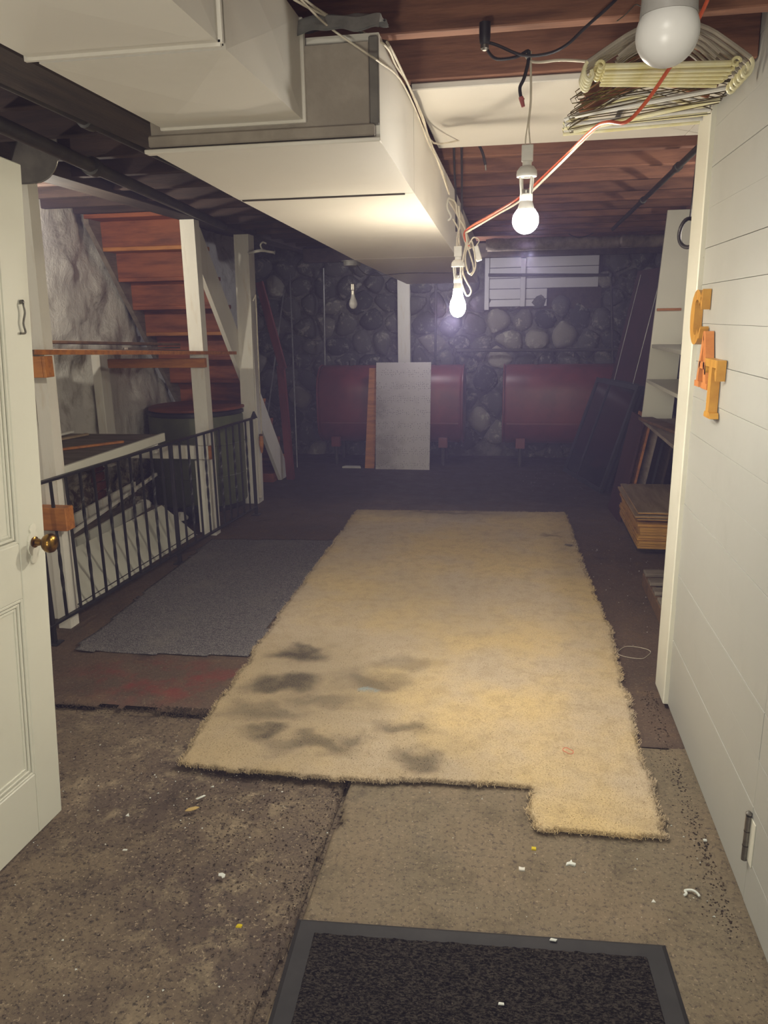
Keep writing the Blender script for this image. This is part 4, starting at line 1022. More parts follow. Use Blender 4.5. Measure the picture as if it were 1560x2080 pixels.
# ================================================================ FLOOR COVERINGS
def carpet(poly, res, h, mat, name, label, cat, curl=None, rag=.02, tufts=0, tl=.012, amp=.004):
    xs = [p[0] for p in poly]; ys = [p[1] for p in poly]
    nx = int((max(xs)-min(xs)+.04)/res)+1; ny = int((max(ys)-min(ys)+.04)/res)+1
    gx = min(xs)-.02+np.arange(nx+1)*res; gy = min(ys)-.02+np.arange(ny+1)*res
    X, Y = np.meshgrid(gx, gy, indexing='ij'); cx = (X[:-1, :-1]+X[1:, 1:])/2; cy = (Y[:-1, :-1]+Y[1:, 1:])/2
    jx = (vnoise(cx, cy, 8, 3)-.5)*rag*1.2+(vnoise(cx, cy, 45, 4)-.5)*rag; jy_ = (vnoise(cx, cy, 8, 6)-.5)*rag*1.2+(vnoise(cx, cy, 45, 7)-.5)*rag
    keep = inpoly(cx+jx, cy+jy_, poly)
    Z = .004+h+(vnoise(X, Y, 30, 1)-.5)*amp+(vnoise(X, Y, 5, 2)-.5)*amp*1.6+(vnoise(X, Y, 80, 9)-.5)*amp
    if curl is not None: Z += curl(X, Y)
    idx = np.arange(X.size).reshape(X.shape); F = np.stack([idx[:-1, :-1], idx[1:, :-1], idx[1:, 1:], idx[:-1, 1:]], -1)[keep]
    cnt = np.zeros(X.size, int); np.add.at(cnt, F.ravel(), 1); used = cnt > 0; edge = used & (cnt < 4)
    Zr = Z.ravel().copy()
    # border: a wall of quads from the top down to the floor
    mp = -np.ones(X.size, int); mp[used] = np.arange(used.sum()); Vt = np.stack([X.ravel(), Y.ravel(), Zr], -1)[used]; Ft = mp[F]
    E = np.concatenate([Ft[:, [0, 1]], Ft[:, [1, 2]], Ft[:, [2, 3]], Ft[:, [3, 0]]])
    key = np.sort(E, 1); kk = key[:, 0].astype(np.int64)*len(Vt)+key[:, 1]; u_, inv, c_ = np.unique(kk, return_inverse=True, return_counts=True)
    B = E[c_[inv] == 1]; Vb = Vt.copy(); Vb[:, 2] = Vt[:, 2]-h*.92; n0 = len(Vt)
    ub = np.unique(B); mb_ = {int(k): n0+i for i, k in enumerate(ub)}
    Q = np.array([[a_, mb_[int(a_)], mb_[int(b_)], b_] for a_, b_ in B])
    V = np.concatenate([Vt, Vb[ub]]); F2 = np.concatenate([Ft, Q])
    c0 = V[:, :2].mean(0); org = (float(c0[0]), float(c0[1]), 0.0)
    if tufts:
        root_ = thing(name, label, cat, org)
        grid_mesh('backing', mat, V, F2, root_, org)
        k = rng.integers(0, len(Ft), tufts); base = Vt[Ft[k, 0]]+np.concatenate([rng.uniform(0, res, (tufts, 2)), np.zeros((tufts, 1))], 1)
        # more along the border
        nb_ = 42000; kb = rng.integers(0, len(B), nb_); bb_ = Vt[B[kb, 0]]+rng.normal(0, .006, (nb_, 3))*np.array([1, 1, 0])-np.array([0, 0, 1])*rng.uniform(0, h*.8, (nb_, 1)); base = np.concatenate([base, bb_]); n_ = len(base)
        an = rng.uniform(0, 6.28, n_); ln = rng.uniform(.5, 1.2, n_)*tl; ln[tufts:] *= 2.2; wd = rng.uniform(.0007, .0016, n_)
        dr = np.stack([np.cos(an), np.sin(an), np.zeros(n_)], -1); sd = np.stack([-np.sin(an), np.cos(an), np.zeros(n_)], -1)
        tip = base+dr*(ln*rng.uniform(.3, 1.0, n_))[:, None]+np.array([0, 0, 1])*(ln*.40)[:, None]
        base = base-np.array([0, 0, .002])
        Vf = np.stack([base-sd*wd[:, None], base+sd*wd[:, None], tip+sd*wd[:, None]*.6, tip-sd*wd[:, None]*.6], 1).reshape(-1, 3)
        Ff = np.arange(4*n_).reshape(-1, 4)
        o_ = grid_mesh('pile', mat, Vf, Ff, root_, org, False); o_['kind'] = 'stuff'
        return root_
    o_ = grid_mesh(name, mat, V, F2, None, org); tag(o_, label, cat); return o_
F0 = lambda x, y: tuple(W(x, y, 'z', .02))[:2]
rug_poly = [F0(365, 1548), F0(440, 1435), F0(520, 1322), F0(600, 1208), F0(665, 1120), F0(727, 1036), F0(900, 1038), F0(1146, 1041), F0(1180, 1140), F0(1205, 1205), F0(1232, 1265),
            F0(1262, 1390), F0(1282, 1440), F0(1288, 1500), F0(1325, 1600), F0(1343, 1694), F0(1200, 1684), F0(1098, 1683), F0(1078, 1640), F0(1078, 1593), F0(900, 1583), F0(700, 1578), F0(500, 1562)]
carpet(rug_poly, .011, .016, M['rug'], 'shag_rug', 'large worn beige shag rug with dark stains and a notched near edge', 'rug', rag=.015, tufts=110000, tl=.006, amp=.0016)
gp = [F0(430, 1092), F0(682, 1094), F0(600, 1195), F0(502, 1327), F0(300, 1322), F0(150, 1318), F0(260, 1225)]
def gcurl(X, Y): return .012*np.exp(-((X+2.16)**2+(Y-3.3)**2)/.02)
carpet(gp, .02, .006, M['grey'], 'grey_carpet', 'thin blue grey carpet remnant between railing and beige rug', 'carpet', curl=gcurl, rag=.004, amp=.0015)
# entrance mat
mL, mR = W(605, 1862, 'z', .01), W(1352, 1915, 'z', .01); dv = (mR-mL).normalized(); pv = Vector((dv.y, -dv.x, 0))
root = thing('entrance_mat', 'black ribbed entrance mat with a rubber border nearest the camera', 'mat', tuple(mL.lerp(mR, .5)+pv*.3-Vector((0, 0, .01))))
wd = (mR-mL).length
def mpnt(u, v, z): q = mL+dv*u+pv*v; return Vector((q.x, q.y, z))
MB().hexa([mpnt(0, 0, .002), mpnt(wd, 0, .002), mpnt(wd, .62, .002), mpnt(0, .62, .002)], [mpnt(.012, .012, .009), mpnt(wd-.012, .012, .009), mpnt(wd-.012, .61, .009), mpnt(.012, .61, .009)]).build('rubber_border', M['rubber'], root)
def matpile():
    res = .006; u = np.arange(.055, wd-.055, res); v = np.arange(.05, .57, res); U_, V_ = np.meshgrid(u, v, indexing='ij')
    X = mL.x+dv.x*U_+pv.x*V_; Y = mL.y+dv.y*U_+pv.y*V_; Z = .014+(vnoise(U_, V_*2.5, 90, 1)-.5)*.007+(rng.random(U_.shape)-.5)*.002
    Z[0, :] = Z[-1, :] = .008; Z[:, 0] = Z[:, -1] = .008
    idx = np.arange(U_.size).reshape(U_.shape); F = np.stack([idx[:-1, :-1], idx[:-1, 1:], idx[1:, 1:], idx[1:, :-1]], -1).reshape(-1, 4)
    o_ = grid_mesh('pile', M['matpile'], np.stack([X.ravel(), Y.ravel(), Z.ravel()], -1), F, root, tuple(root.location), False); o_['kind'] = 'stuff'
matpile()

# ---- litter one can count
def chip(px, py, pts, mat, name, label, cat='scrap', th=.002, z=.001):
    c_ = W(px, py, 'z', z); s_ = 1.0
    MT = Matrix.Translation(c_) @ Matrix.Rotation(random.uniform(-.08, .08), 4, 'X') @ Matrix.Rotation(random.uniform(-.08, .08), 4, 'Y')
    o_ = MB().prism(pts, th, MT).build(name, mat); tag(o_, label, cat); return o_
chip(450, 1779, [(-.012, .008), (-.002, .012), (.010, .006), (.012, -.006), (.006, -.011), (.001, -.003), (-.009, -.002)], M['chip'], 'paint_chip', 'curled white paint chip with a notch on the rough slab', 'paint chip')
chip(391, 1644, [(-.022, -.012), (-.016, .003), (.006, .014), (.020, .012), (.012, .0), (-.004, -.010)], M['chip_tan'], 'tan_flake', 'tan angular flake on the rough slab', 'flake')
chip(408, 1620, [(-.014, -.012), (-.006, -.014), (.013, .012), (.005, .015)], M['chip'], 'cream_flake', 'narrow cream flake beside the tan one', 'flake')
chip(486, 1882, [(-.008, -.006), (.007, -.005), (.008, .004), (.0, .006), (-.006, .004)], M['yellow'], 'yellow_scrap', 'small yellow plastic scrap on the rough slab at left', 'scrap', .004)
chip(1084, 1725, [(-.007, -.006), (.007, -.006), (.007, .005), (-.006, .006)], M['yellow'], 'yellow_scrap', 'small yellow plastic scrap below the rug notch', 'scrap', .005)
chip(1060, 1767, [(-.008, -.006), (.008, -.006), (.009, .006), (.003, .004), (-.003, .005), (-.009, .007)], M['whiteplastic'], 'white_clip', 'small white plastic clip on the worn slab', 'clip', .006)
chip(1160, 1757, [(-.016, -.008), (-.004, -.002), (.012, -.006), (.014, .002), (.004, .006), (.002, .016), (-.003, .008), (-.012, .004)], M['chip'], 'torn_paper', 'torn white paper scrap on the worn slab', 'paper', .006)
chip(1327, 1831, [(-.006, -.005), (.006, -.004), (.001, .007)], M['chip'], 'paint_chip', 'tiny white triangular chip near the curled plastic', 'paint chip')
chip(1432, 1708, [(-.005, -.004), (.005, -.004), (.005, .005), (-.005, .004)], M['chip'], 'paint_chip', 'tiny square white chip near the hinge', 'paint chip', .004)
chip(260, 1656, [(-.006, -.005), (.008, -.006), (-.002, .008)], M['chip'], 'paint_chip', 'small white triangular chip left of the tan flake', 'paint chip')
chip(254, 1727, [(-.007, -.003), (.007, -.002), (.007, .003), (-.006, .003)], M['chip'], 'paint_chip', 'small oblong white chip before the door', 'paint chip')
chip(432, 1598, [(-.006, -.003), (.006, -.003), (.003, .004)], M['chip'], 'paint_chip', 'small white chip just off the rug corner', 'paint chip')
chip(1124, 1910, [(-.010, -.003), (.006, -.004), (.010, .003), (-.006, .004)], M['chip'], 'paint_chip', 'pale oblong chip on the edge of the black mat', 'paint chip', .003, .012)
chip(1018, 2040, [(-.007, -.003), (.007, -.002), (.006, .003), (-.006, .003)], M['chip'], 'paint_chip', 'pale chip lying in the pile of the black mat', 'paint chip', .003, .018)
def thread(pts, r, mat, name, label, cat):
    o_ = MB().tube(smooth(pts, 5), r, 6).build(name, mat); tag(o_, label, cat)
c_ = W(1403, 1816, 'z', .004)
thread([c_+Vector(q) for q in ((-.020, -.008, 0), (-.012, -.002, 0.002), (-.014, .008, .003), (.002, .012, .004), (.012, .006, .006), (.02, .0, .002), (.022, -.006, 0))], .0035, M['chip'], 'curled_plastic', 'white curled plastic strip near the plank wall', 'scrap')
c_ = W(1154, 1525, 'z', .032)
thread([c_+Vector((.016*math.cos(a)*(1-.4*math.sin(2*a)), .018*math.sin(a)+.004*math.cos(3*a), 0)) for a in np.linspace(0, 10, 22)], .0012, M['cord_orange'], 'rubber_band', 'twisted orange rubber band on the beige rug', 'rubber band')
c_ = W(1288, 1325, 'z', .004)
thread([c_+Vector((.075*math.cos(a)+.01*math.sin(3*a), .07*math.sin(a), 0)) for a in np.linspace(2.0, 8.6, 22)], .0014, M['cord_white'], 'wire_loop', 'thin pale wire loop on the floor between rug and plank wall', 'wire')
chip(1155, 1107, [(-.03, -.01), (.02, -.012), (.03, .008), (-.02, .012)], M['dusty_board'], 'dead_leaf', 'small dark scrap on the far end of the rug', 'scrap', .003, .03)

# ================================================================ BULBS
def globe(c, r, neck, mat, par, name='globe', pear=False):
    if pear: prof = [(neck, 0), (neck*1.05, -.012), (r*.66, -.030), (r*.88, -.044), (r, -.062), (r*.98, -.074), (r*.82, -.088), (r*.5, -.099), (r*.1, -.103)]
    else: prof = [(r*math.sin(.8)*.97, .002)]+[(r*math.sin(a), -r*math.cos(.8)+r*math.cos(a)) for a in np.linspace(.8, PI-.05, 18)]
    prof = prof[::-1]
    return MB().lathe(prof, c, 32).build(name, mat, par)
def lamp(name, label, x, y, ztop, zb, lit, pear, tags, s=1.0, cordpts=None):
    """hanging socket assembly: plug, lampholder with cage, bulb; zb is the height of the globe's top"""
    root_ = thing(name, label, 'light bulb', (x, y, zb-.1*s))
    return root_
# bulb one: bright globe
def hanging(x, y, ztop, zg, lit, pear, label, neckmat, r, s=1.0, cord=None, sway=.004):
    root_ = thing('hanging_bulb', label, 'light bulb', (x, y, zg-.06))
    # zg = top of the globe
    z = zg
    MB().lathe([(r*(.55 if pear else .70), 0), (r*(.52 if pear else .56), .014*s), (.0145*s, .03*s), (.0135*s, .035*s)], (x, y, z), 24).build('bulb_collar', M['whiteplastic'], root_)
    MB().lathe([(.013*s, .035*s), (.0138*s, .04*s), (.0125*s, .044*s), (.0138*s, .048*s), (.0125*s, .052*s)], (x, y, z), 18).build('screw_base', M['screw'], root_)
    zc = z+.052*s
    # open cage of the adapter
    cg = MB()
    for a_ in np.linspace(0, 2*PI, 5)[:-1]: cg.bar((x+.015*s*math.cos(a_+.6), y+.015*s*math.sin(a_+.6), z+.028*s), (x+.021*s*math.cos(a_+.6), y+.021*s*math.sin(a_+.6), zc+.03*s), .005*s, .0025*s, up=(math.cos(a_+.6), math.sin(a_+.6), 0))
    cg.lathe([(.015*s, .02*s), (.017*s, .024*s), (.017*s, .040*s), (.015*s, .042*s)], (x, y, z), 20)
    cg.build('adapter_cage', M['whiteplastic'], root_)
    MB().lathe([(.020*s, .03*s), (.026*s, .031*s), (.027*s, .036*s), (.026*s, .046*s), (.018*s, .056*s), (.012*s, .058*s), (.012*s, .068*s)], (x, y, zc), 24).build('lampholder', M['whiteplastic'], root_)
    MB().box(x-.015*s, x+.015*s, y-.012*s, y+.012*s, zc+.068*s, zc+.108*s, c=.002*s).build('plug_adapter', M['whiteplastic'], root_)
    za = zc+.108*s
    MB().tube(smooth([(x-.006*s, y, za), (x-.005*s, y, za+.02), (x-.001, y, za+.05), (x+sway, y, (za+ztop)/2), (x, y, ztop)], 4), .0018, 6).tube(smooth([(x+.007*s, y, za), (x+.005*s, y, za+.015), (x+.002, y, za+.05), (x+sway+.002, y, (za+ztop)/2), (x+.002, y, ztop)], 4), .0018, 6).build('cord', M['cord_white'], root_)
    globe((x, y, z), r, r*.55, lit, root_, 'glass_bulb', pear)
    return root_
p = W(1068, 428, 'y', 2.2); hanging(p.x, 2.2, 2.245, p.z, M['lit1'], False, 'brightly lit white globe bulb hanging on a thin cord', None, .0345, 1.0)
p = W(930, 588, 'y', 3.0); hanging(p.x, 3.0, 1.99, p.z+.002, M['lit2'], True, 'lit warm pear shaped bulb hanging beside the duct', None, .030, .95)
# unlit bulb close to the camera
p = W(1358, 33, 'y', .87)
p.z += .006
root = thing('ceiling_bulb', 'unlit frosted bulb hanging down close to the camera at upper right', 'light bulb', (p.x, .87, p.z-.06))
globe((p.x, .87, p.z-.0), .0298, .024, M['offbulb'], root, 'glass_bulb', False)
MB().lathe([(.027, -.006), (.026, .01), (.023, .03), (.021, .045), (.0135, .055), (.0135, .075), (.03, .078), (.03, .11)], (p.x, .87, p.z), 28).build('bulb_collar', M['grey_collar'], root)
MB().lathe([(.028, .11), (.05, .16), (.055, .44)], (p.x, .87, p.z), 20).build('lampholder', M['cord_black'], root)
# far unlit bulb on its ceiling box
q = W(717, 600, 'y', 5.8); zt_ = 2.29
root = thing('pendant_bulb', 'small unlit bulb hanging from a round box left of the duct end', 'light bulb', (q.x, 5.8, q.z-.05))
globe((q.x, 5.8, q.z+.005), .030, .014, M['offbulb'], root, 'glass_bulb', True)
MB().lathe([(.014, 0), (.014, .03), (.018, .034), (.018, .075), (.008, .085)], (q.x, 5.8, q.z+.005), 16).build('lampholder', M['screw'], root)
MB().tube([(q.x, 5.8, q.z+.08), (q.x, 5.8, 1.985)], .003, 6).build('cord', M['cord_black'], root)
MB().lathe([(.03, -.035), (.062, -.03), (.065, 0), (.08, .002), (.08, .006)], (q.x, 5.8, 2.0), 20).build('ceiling_box', M['galv'], root)
MB().tube([(q.x, 5.8, 2.006), (q.x, 5.8, 2.3)], .012, 8).build('stem', M['black_pipe'], root)
ww = [W(735, 535, 'y', 5.7), W(780, 536, 'y', 5.2), W(830, 540, 'y', 4.9), W(898, 535, 'y', 4.8)]
for k in ww: k.z = min(k.z, 1.905)
thread([(q.x+.03, 5.78, 1.985), (q.x+.16, 5.6, 1.89), (-.75, 5.5, 1.893), (-.36, 5.4, 1.885), (-.3, 5.2, 1.93)], .003, M['cord_black'], 'lamp_wire', 'thin dark wire under the duct to the hanging bulb box', 'wire')

# ================================================================ WIRES AT THE CEILING
def cable(pts, r, mat, label, name='cable', cat='cable', n=5):
    o_ = MB().tube(smooth(pts, n), r, 7).build(name, mat); tag(o_, label, cat); return o_
def path(l): return [W(a_, b_, ax, v) for a_, b_, ax, v in l]
cable(path([(560, -40, 'z', 2.26), (600, 0, 'z', 2.262), (700, 50, 'z', 2.268), (775, 82, 'z', 2.275), (790, 92, 'x', -.318), (826, 165, 'x', -.318), (858, 235, 'x', -.318), (880, 290, 'x', -.316), (935, 285, 'y', 3.36)]), .0032, M['cord_white'], 'thick white cable crossing the duct end and following its top edge')
cable(path([(575, -40, 'z', 2.262), (640, 15, 'z', 2.265), (710, 55, 'z', 2.27), (780, 90, 'x', -.322), (805, 135, 'x', -.322), (830, 175, 'x', -.322), (868, 270, 'x', -.322), (890, 330, 'x', -.31), (912, 395, 'x', -.30)]), .0028, M['cord_white'], 'second white cable running just inside the thick one along the duct')
cable(path([(585, -30, 'z', 2.24), (660, 48, 'y', 1.90), (740, 105, 'y', 1.92), (770, 125, 'x', -.32), (812, 160, 'x', -.322), (845, 225, 'x', -.324), (870, 290, 'x', -.322), (885, 318, 'x', -.322), (905, 365, 'x', -.31), (913, 395, 'x', -.30)]), .0025, M['cord_white'], 'grey white cable drooping lowest across the closed duct end')
# bundle hanging from the duct corner by the warm bulb
zc_ = 3.0
cable(path([(912, 402, 'y', 3.05), (908, 420, 'y', 3.02), (916, 440, 'y', 3.0), (910, 448, 'y', 3.0)]), .0035, M['whiteplastic'], 'white plastic hook end at the top of the cord bundle', 'cord_hook', 'hook')
cable(path([(915, 405, 'y', 3.06), (935, 440, 'y', 3.04), (945, 478, 'y', 3.03), (955, 505, 'y', 3.03)]), .011, M['clear'], 'short grey tube the cords are wound around', 'tube', 'tube')
cable(path([(913, 404, 'y', 3.0), (925, 412, 'y', 3.0), (930, 440, 'y', 3.0), (944, 465, 'y', 3.0), (950, 500, 'y', 3.0), (962, 545, 'y', 3.0), (952, 555, 'y', 3.0), (945, 520, 'y', 3.0), (958, 490, 'y', 3.0), (966, 540, 'y', 3.0), (956, 560, 'y', 3.0)]), .003, M['cord_white'], 'white cord looped in the bundle beside the warm bulb')
cable(path([(948, 490, 'y', 2.99), (940, 530, 'y', 2.99), (942, 560, 'y', 2.99), (957, 590, 'y', 2.99), (948, 600, 'y', 2.99), (938, 575, 'y', 2.99)]), .003, M['cord_white'], 'white cord loop hanging lowest beside the warm bulb')
cable(path([(920, 445, 'y', 3.0), (932, 470, 'y', 3.01), (930, 500, 'y', 3.01), (925, 520, 'y', 3.0)]), .0028, M['cord_white'], 'short white cord end above the warm bulb')
root = thing('inline_switch', 'pale grey box shaped connector hanging in the cord bundle', 'connector', tuple(W(970, 515, 'y', 3.02)))
b0 = W(965, 500, 'y', 3.02); b1 = W(974, 530, 'y', 3.02)
MB().bar(b0, b1, .022, .018, up=(0, 1, 0), c=.002).build('connector_body', M['whiteplastic'], root)
MB().tube(smooth(path([(967, 500, 'y', 3.02), (973, 488, 'y', 3.02), (962, 482, 'y', 3.02), (955, 492, 'y', 3.02)]), 4), .0022, 6).build('connector_lead', M['cord_white'], root)
# orange and white cords
cable(path([(1450, -40, 'y', 1.85), (1435, 5, 'y', 1.86), (1400, 75, 'y', 1.88), (1352, 150, 'y', 1.9), (1310, 210, 'y', 1.93), (1272, 248, 'y', 1.95), (1235, 248, 'y', 2.0), (1205, 262, 'y', 2.1), (1140, 325, 'y', 2.35), (1060, 398, 'y', 2.6), (1000, 435, 'y', 2.8), (945, 470, 'y', 3.0), (952, 500, 'y', 3.0)]), .0042, M['cord_orange'], 'orange extension cord slung from the upper right to the bundle by the duct')
cable(path([(1215, 255, 'y', 2.1), (1170, 300, 'y', 2.24), (1125, 345, 'y', 2.38), (1062, 404, 'y', 2.58), (1005, 438, 'y', 2.8), (947, 472, 'y', 2.99)]), .0036, M['cord_white'], 'white cord running alongside the orange extension cord')
cable(path([(1078, 106, 'y', 2.2), (1068, 112, 'y', 2.2), (1078, 124, 'y', 2.2), (1100, 126, 'y', 2.2), (1140, 122, 'y', 2.18), (1195, 125, 'y', 2.15), (1230, 130, 'y', 2.14)]), .0035, M['cord_white'], 'white cord from the hanging hook towards the clothes hangers')
cable(path([(1265, -15, 'y', 2.1), (1235, 15, 'y', 2.1), (1190, 55, 'y', 2.12), (1150, 92, 'y', 2.14), (1110, 110, 'y', 2.16), (1060, 112, 'y', 2.16), (1010, 92, 'y', 2.15), (990, 88, 'y', 2.15), (992, 105, 'y', 2.15), (1010, 120, 'y', 2.15), (1048, 116, 'y', 2.16), (1073, 103, 'y', 2.17), (1073, 118, 'y', 2.17)]), .0038, M['cord_black'], 'black cable looping under the joists at top centre')
cable(path([(1074, 106, 'y', 2.19), (1072, 130, 'y', 2.19), (1064, 160, 'y', 2.19), (1056, 178, 'y', 2.19), (1058, 198, 'y', 2.19)]), .0045, M['cord_black'], 'short black cable end hanging with a red wire nut')
root = thing('wire_nut', 'small red wire nut on the short black cable end', 'wire nut', tuple(W(1061, 207, 'y', 2.19)))
MB().tube([W(1058, 197, 'y', 2.19), W(1059, 201, 'y', 2.19), W(1063, 217, 'y', 2.19)], [.006, .0062, .0045], 10).build('nut_body', M['wirenut'], root)
MB().lathe([(.0064, 0), (.007, .002), (.0064, .004)], tuple(W(1060, 203, 'y', 2.19)), 10).build('nut_rim', M['wirenut'], root)
cable(path([(1253, 43, 'y', 2.1), (1270, 30, 'y', 2.1), (1290, 10, 'y', 2.1), (1300, 12, 'y', 2.1), (1315, 14, 'y', 2.1)]), .0013, M['steel'], 'thin bent silver wire under the joist left of the near bulb', 'bent_wire', 'wire')
# socket box where the black cable starts
p = W(985, 60, 'y', 2.13)
root = thing('lamp_socket', 'dark porcelain socket under the joist where the black cable loops', 'socket', (p.x, 2.13, 2.2))
MB().lathe([(.008, 0), (.012, .005), (.014, .02), (.014, .05)], (p.x, 2.13, 2.245), 16).build('socket_body', M['cord_black'], root)
MB().lathe([(.006, -.004), (.010, 0), (.010, .008)], (p.x, 2.13, 2.238), 14).build('socket_ring', M['steel'], root)
# dark cables beyond the white panel
for k, (a_, b_, lb) in enumerate(((922, 926, 'left of two dark cables dropping beyond the white ceiling panel'), (937, 938, 'right of two dark cables dropping beyond the white ceiling panel'))):
    cable(path([(a_, 288, 'y', 3.48), (a_+1, 340, 'y', 3.7), (b_, 400, 'y', 3.9), (b_+1, 470, 'y', 4.0)]), .005, M['cord_black'], lb)
cable(path([(930, 284, 'y', 3.5), (962, 284, 'y', 3.5), (978, 305, 'y', 3.5), (986, 335, 'y', 3.5)]), .006, M['cord_black'], 'black cable end with a bare tip below the white ceiling panel')
o = MB().tube([W(986, 334, 'y', 3.5), W(987, 346, 'y', 3.5)], .003, 6).build('bare_wire_tip', M['steel']); tag(o, 'bare silver wire tip on the drooping black cable', 'wire')
cable(path([(1135, 455, 'y', 7.5), (1160, 478, 'y', 7.5), (1190, 480, 'y', 7.5), (1240, 455, 'y', 7.5)]), .004, M['cord_black'], 'thin cable sagging below the pale board at the back', 'sagging_wire', 'cable')
# orange handled thing on the thick post: cord with orange connector
root = thing('cord_connector', 'orange plug connector hanging by a cord on the thick white post', 'connector', (-2.18, 6.4, .5))
MB().tube([(-2.18, 6.4, .62), (-2.18, 6.4, .605), (-2.18, 6.4, .54), (-2.18, 6.4, .48), (-2.18, 6.4, .46)], [.008, .018, .02, .012, .006], 12).build('plug_body', M['orange_wood'], root)
MB().lathe([(.012, 0), (.016, .003), (.016, .018), (.008, .02)], (-2.18, 6.4, .61), 12).build('plug_collar', M['brass'], root)
# bracket at the top of that post
root = thing('hook_bracket', 'cream plastic hanger bracket on top of the thick white post', 'hook', tuple(W(520, 512, 'y', 6.36)))
MB().tube(smooth(path([(505, 514, 'y', 6.39), (530, 509, 'y', 6.36), (545, 511, 'y', 6.36), (558, 513, 'y', 6.36)]), 4), [.012]*6+[.010]*6+[.016], 8).build('bracket_arm', M['whiteplastic'], root)
MB().tube(smooth(path([(533, 508, 'y', 6.36), (529, 498, 'y', 6.36), (534, 492, 'y', 6.36), (541, 495, 'y', 6.36)]), 4), .007, 8).build('bracket_hook', M['whiteplastic'], root)

# ================================================================ HANGERS
rod = MB().tube([(.305, 1.83, 2.262), (.33, 3.1, 2.262)], .009, 10).build('hanger_rod', M['black_pipe']); tag(rod, 'dark rod under the joists that carries the clothes hangers', 'rod')
def T(px, p_, roll_=0, yaw_=0):
    return Matrix.Translation(p_) @ Matrix.Rotation(yaw_, 4, 'Z') @ Matrix.Rotation(roll_, 4, 'Y')
def arms(w, drop, n=9, bow=.018):
    """shoulder curve from tip to tip"""
    o_ = []
    for k in range(2*n+1):
        u = k/n-1; o_.append((u*w/2, 0, -drop*abs(u)**1.15+bow*(1-abs(abs(u)*2-1))*.5))
    return o_
def hook_pts(z0, h=.055, r_=.018):
    o_ = [(0, 0, z0)]
    for a_ in np.linspace(-PI/2, PI*.95, 9): o_.append((r_*math.sin(a_)*1.0+(-.0)+0, 0, z0+h-r_+r_*math.cos(a_)))
    return o_
def place(root_, pts, r, name, mat, mt_, closed=False, n=6):
    P_ = [mt_ @ Vector(q_) for q_ in pts]; return MB().tube(P_, r, n, closed).build(name, mat, root_)
HZ = 2.262
hl = [0]
def hook(root_, mt_, mat, r=.0015):
    P_ = [(0, 0, -.055), (0, 0, -.035), (.004, 0, -.028), (.014, 0, -.018)]+[(.0135*math.cos(a_), 0, -.004+.0135*math.sin(a_)) for a_ in np.linspace(-.6, PI+.3, 9)]
    place(root_, smooth(P_, 2), r, 'hook', mat, mt_)
def base(y): return Vector((.305+(y-1.83)*.0197, y, HZ))
GRP = 'clothes hangers on the rod'
for i in range(5):
    y = 1.92+i*.027; mt_ = T(0, base(y)+Vector((.006, 0, .006)), .045+.004*i, .012*i-.02)
    root_ = thing('plastic_hanger', 'cream plastic hanger with scrolled ends, %s of the five nearest' % ['foremost', 'second', 'third', 'fourth', 'last'][i], 'hanger', tuple(base(y)), GRP)
    hook(root_, mt_, M['cream'], .0022)
    w_ = .335; a_ = [(q_[0], 0, q_[2]-.058) for q_ in arms(w_, .082)]; e_ = .168/.20
    place(root_, a_, .0048, 'shoulder', M['clear'], mt_, n=7)
    place(root_, [(q_[0]*.80, 0, q_[2]*1.0-.014) for q_ in a_[2:-2]], .0035, 'inner_rib', M['clear'], mt_)
    place(root_, [(-.13, 0, -.150), (.13, 0, -.150)], .0062, 'bar', M['cream'], mt_, n=8)
    place(root_, [(-.13, 0, -.163), (.13, 0, -.163)], .0035, 'bar', M['cream'], mt_, n=8)
    for s_ in (-1, 1):
        tip = [(s_*(.20), 0, -.140), (s_*.207, 0, -.152), (s_*.203, 0, -.168), (s_*.192, 0, -.176), (s_*.184, 0, -.168), (s_*.188, 0, -.156)]
        tip = [(q_[0]*e_, 0, q_[2]) for q_ in tip]; place(root_, smooth(tip, 3), .0042, 'scroll_end', M['cream'], mt_, n=7)
        sc_ = [(s_*(.139+.011*math.cos(t_)*(1-t_/9)), 0, -.148+.011*math.sin(t_)*(1-t_/9)) for t_ in np.linspace(0, 6.5, 13)]
        place(root_, sc_, .0035, 'scroll', M['cream'], mt_)
rh = random.Random(5)
ORD = ['first', 'second', 'third', 'fourth', 'fifth', 'sixth', 'seventh', 'eighth', 'ninth', 'tenth', 'eleventh', 'twelfth', 'thirteenth', 'last']
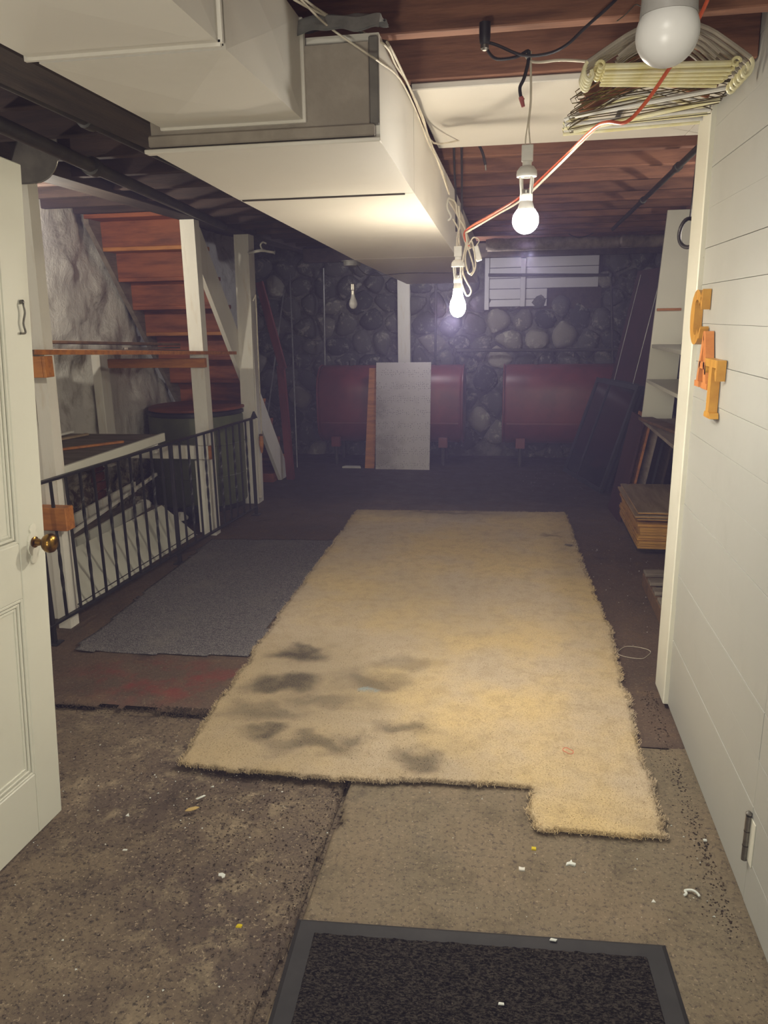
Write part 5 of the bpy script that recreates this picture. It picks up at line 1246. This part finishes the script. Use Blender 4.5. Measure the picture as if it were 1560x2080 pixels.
for i in range(14):
    y = 2.06+i*.030; ro = .10+rh.uniform(-.03, .05); mt_ = T(0, base(y)+Vector((-.004, 0, 0)), ro*-1 if False else -ro, rh.uniform(-.12, .12))
    root_ = thing('wire_hanger', 'thin bronze wire hanger, %s of fourteen counted from the front of the rod' % ORD[i], 'hanger', tuple(base(y)), 'wire hangers on the rod')
    hook(root_, mt_, M['wire'], .0012)
    w_ = .40; P_ = [(0, 0, -.055), (-w_/2+.01, 0, -.125), (-w_/2, 0, -.130), (-w_/2+.004, 0, -.140), (w_/2-.004, 0, -.140), (w_/2, 0, -.130), (w_/2-.01, 0, -.125)]
    place(root_, P_, .0013, 'wire_frame', M['wire'], mt_, True)
    if i in (6, 11): place(root_, [(-w_/2+.01, 0, -.141), (w_/2-.01, 0, -.141)], .006, 'paper_tube', M['cream'] if i % 2 else M['whiteplastic'], mt_, n=8)
wl = ['nearest of the dark wooden hangers between the wire ones', 'second of the dark wooden hangers between the wire ones', 'third of the dark wooden hangers between the wire ones', 'farthest of the dark wooden hangers between the wire ones']
for i in range(4):
    y = 2.085+i*.10; mt_ = T(0, base(y)+Vector((.0, 0, 0)), -.10, .05*i-.1)
    root_ = thing('wooden_hanger', wl[i], 'hanger', tuple(base(y)), GRP)
    hook(root_, mt_, M['steel'], .0015)
    a_ = [(q_[0], 0, q_[2]-.055) for q_ in arms(.34, .055)]
    mb = MB(); 
    for k in range(len(a_)-1): mb.bar(mt_ @ Vector(a_[k]), mt_ @ Vector(a_[k+1]), .012, .024, up=mt_.to_3x3() @ Vector((0, 0, 1)), ext=.001)
    mb.build('shoulder', M['hangwood'], root_)
tl_ = ['white tubular hanger, nearest at the back of the rod', 'cream tubular hanger, second from the back of the rod', 'white tubular hanger, last on the rod', 'cream tubular hanger before the white ones at the back']
for i in range(4):
    y = 2.50+i*.045; mt_ = T(0, base(y)+Vector((.0, 0, 0)), -.04, rh.uniform(-.05, .05))
    root_ = thing('tubular_hanger', tl_[i], 'hanger', tuple(base(y)), GRP)
    mat_ = M['whiteplastic'] if i % 2 == 0 else M['cream']
    hook(root_, mt_, mat_, .002)
    a_ = [(q_[0], 0, q_[2]-.055) for q_ in arms(.40, .05)]
    place(root_, a_+[(.20, 0, -.118), (-.20, 0, -.118)], .0055, 'tube_frame', mat_, mt_, True, 8)
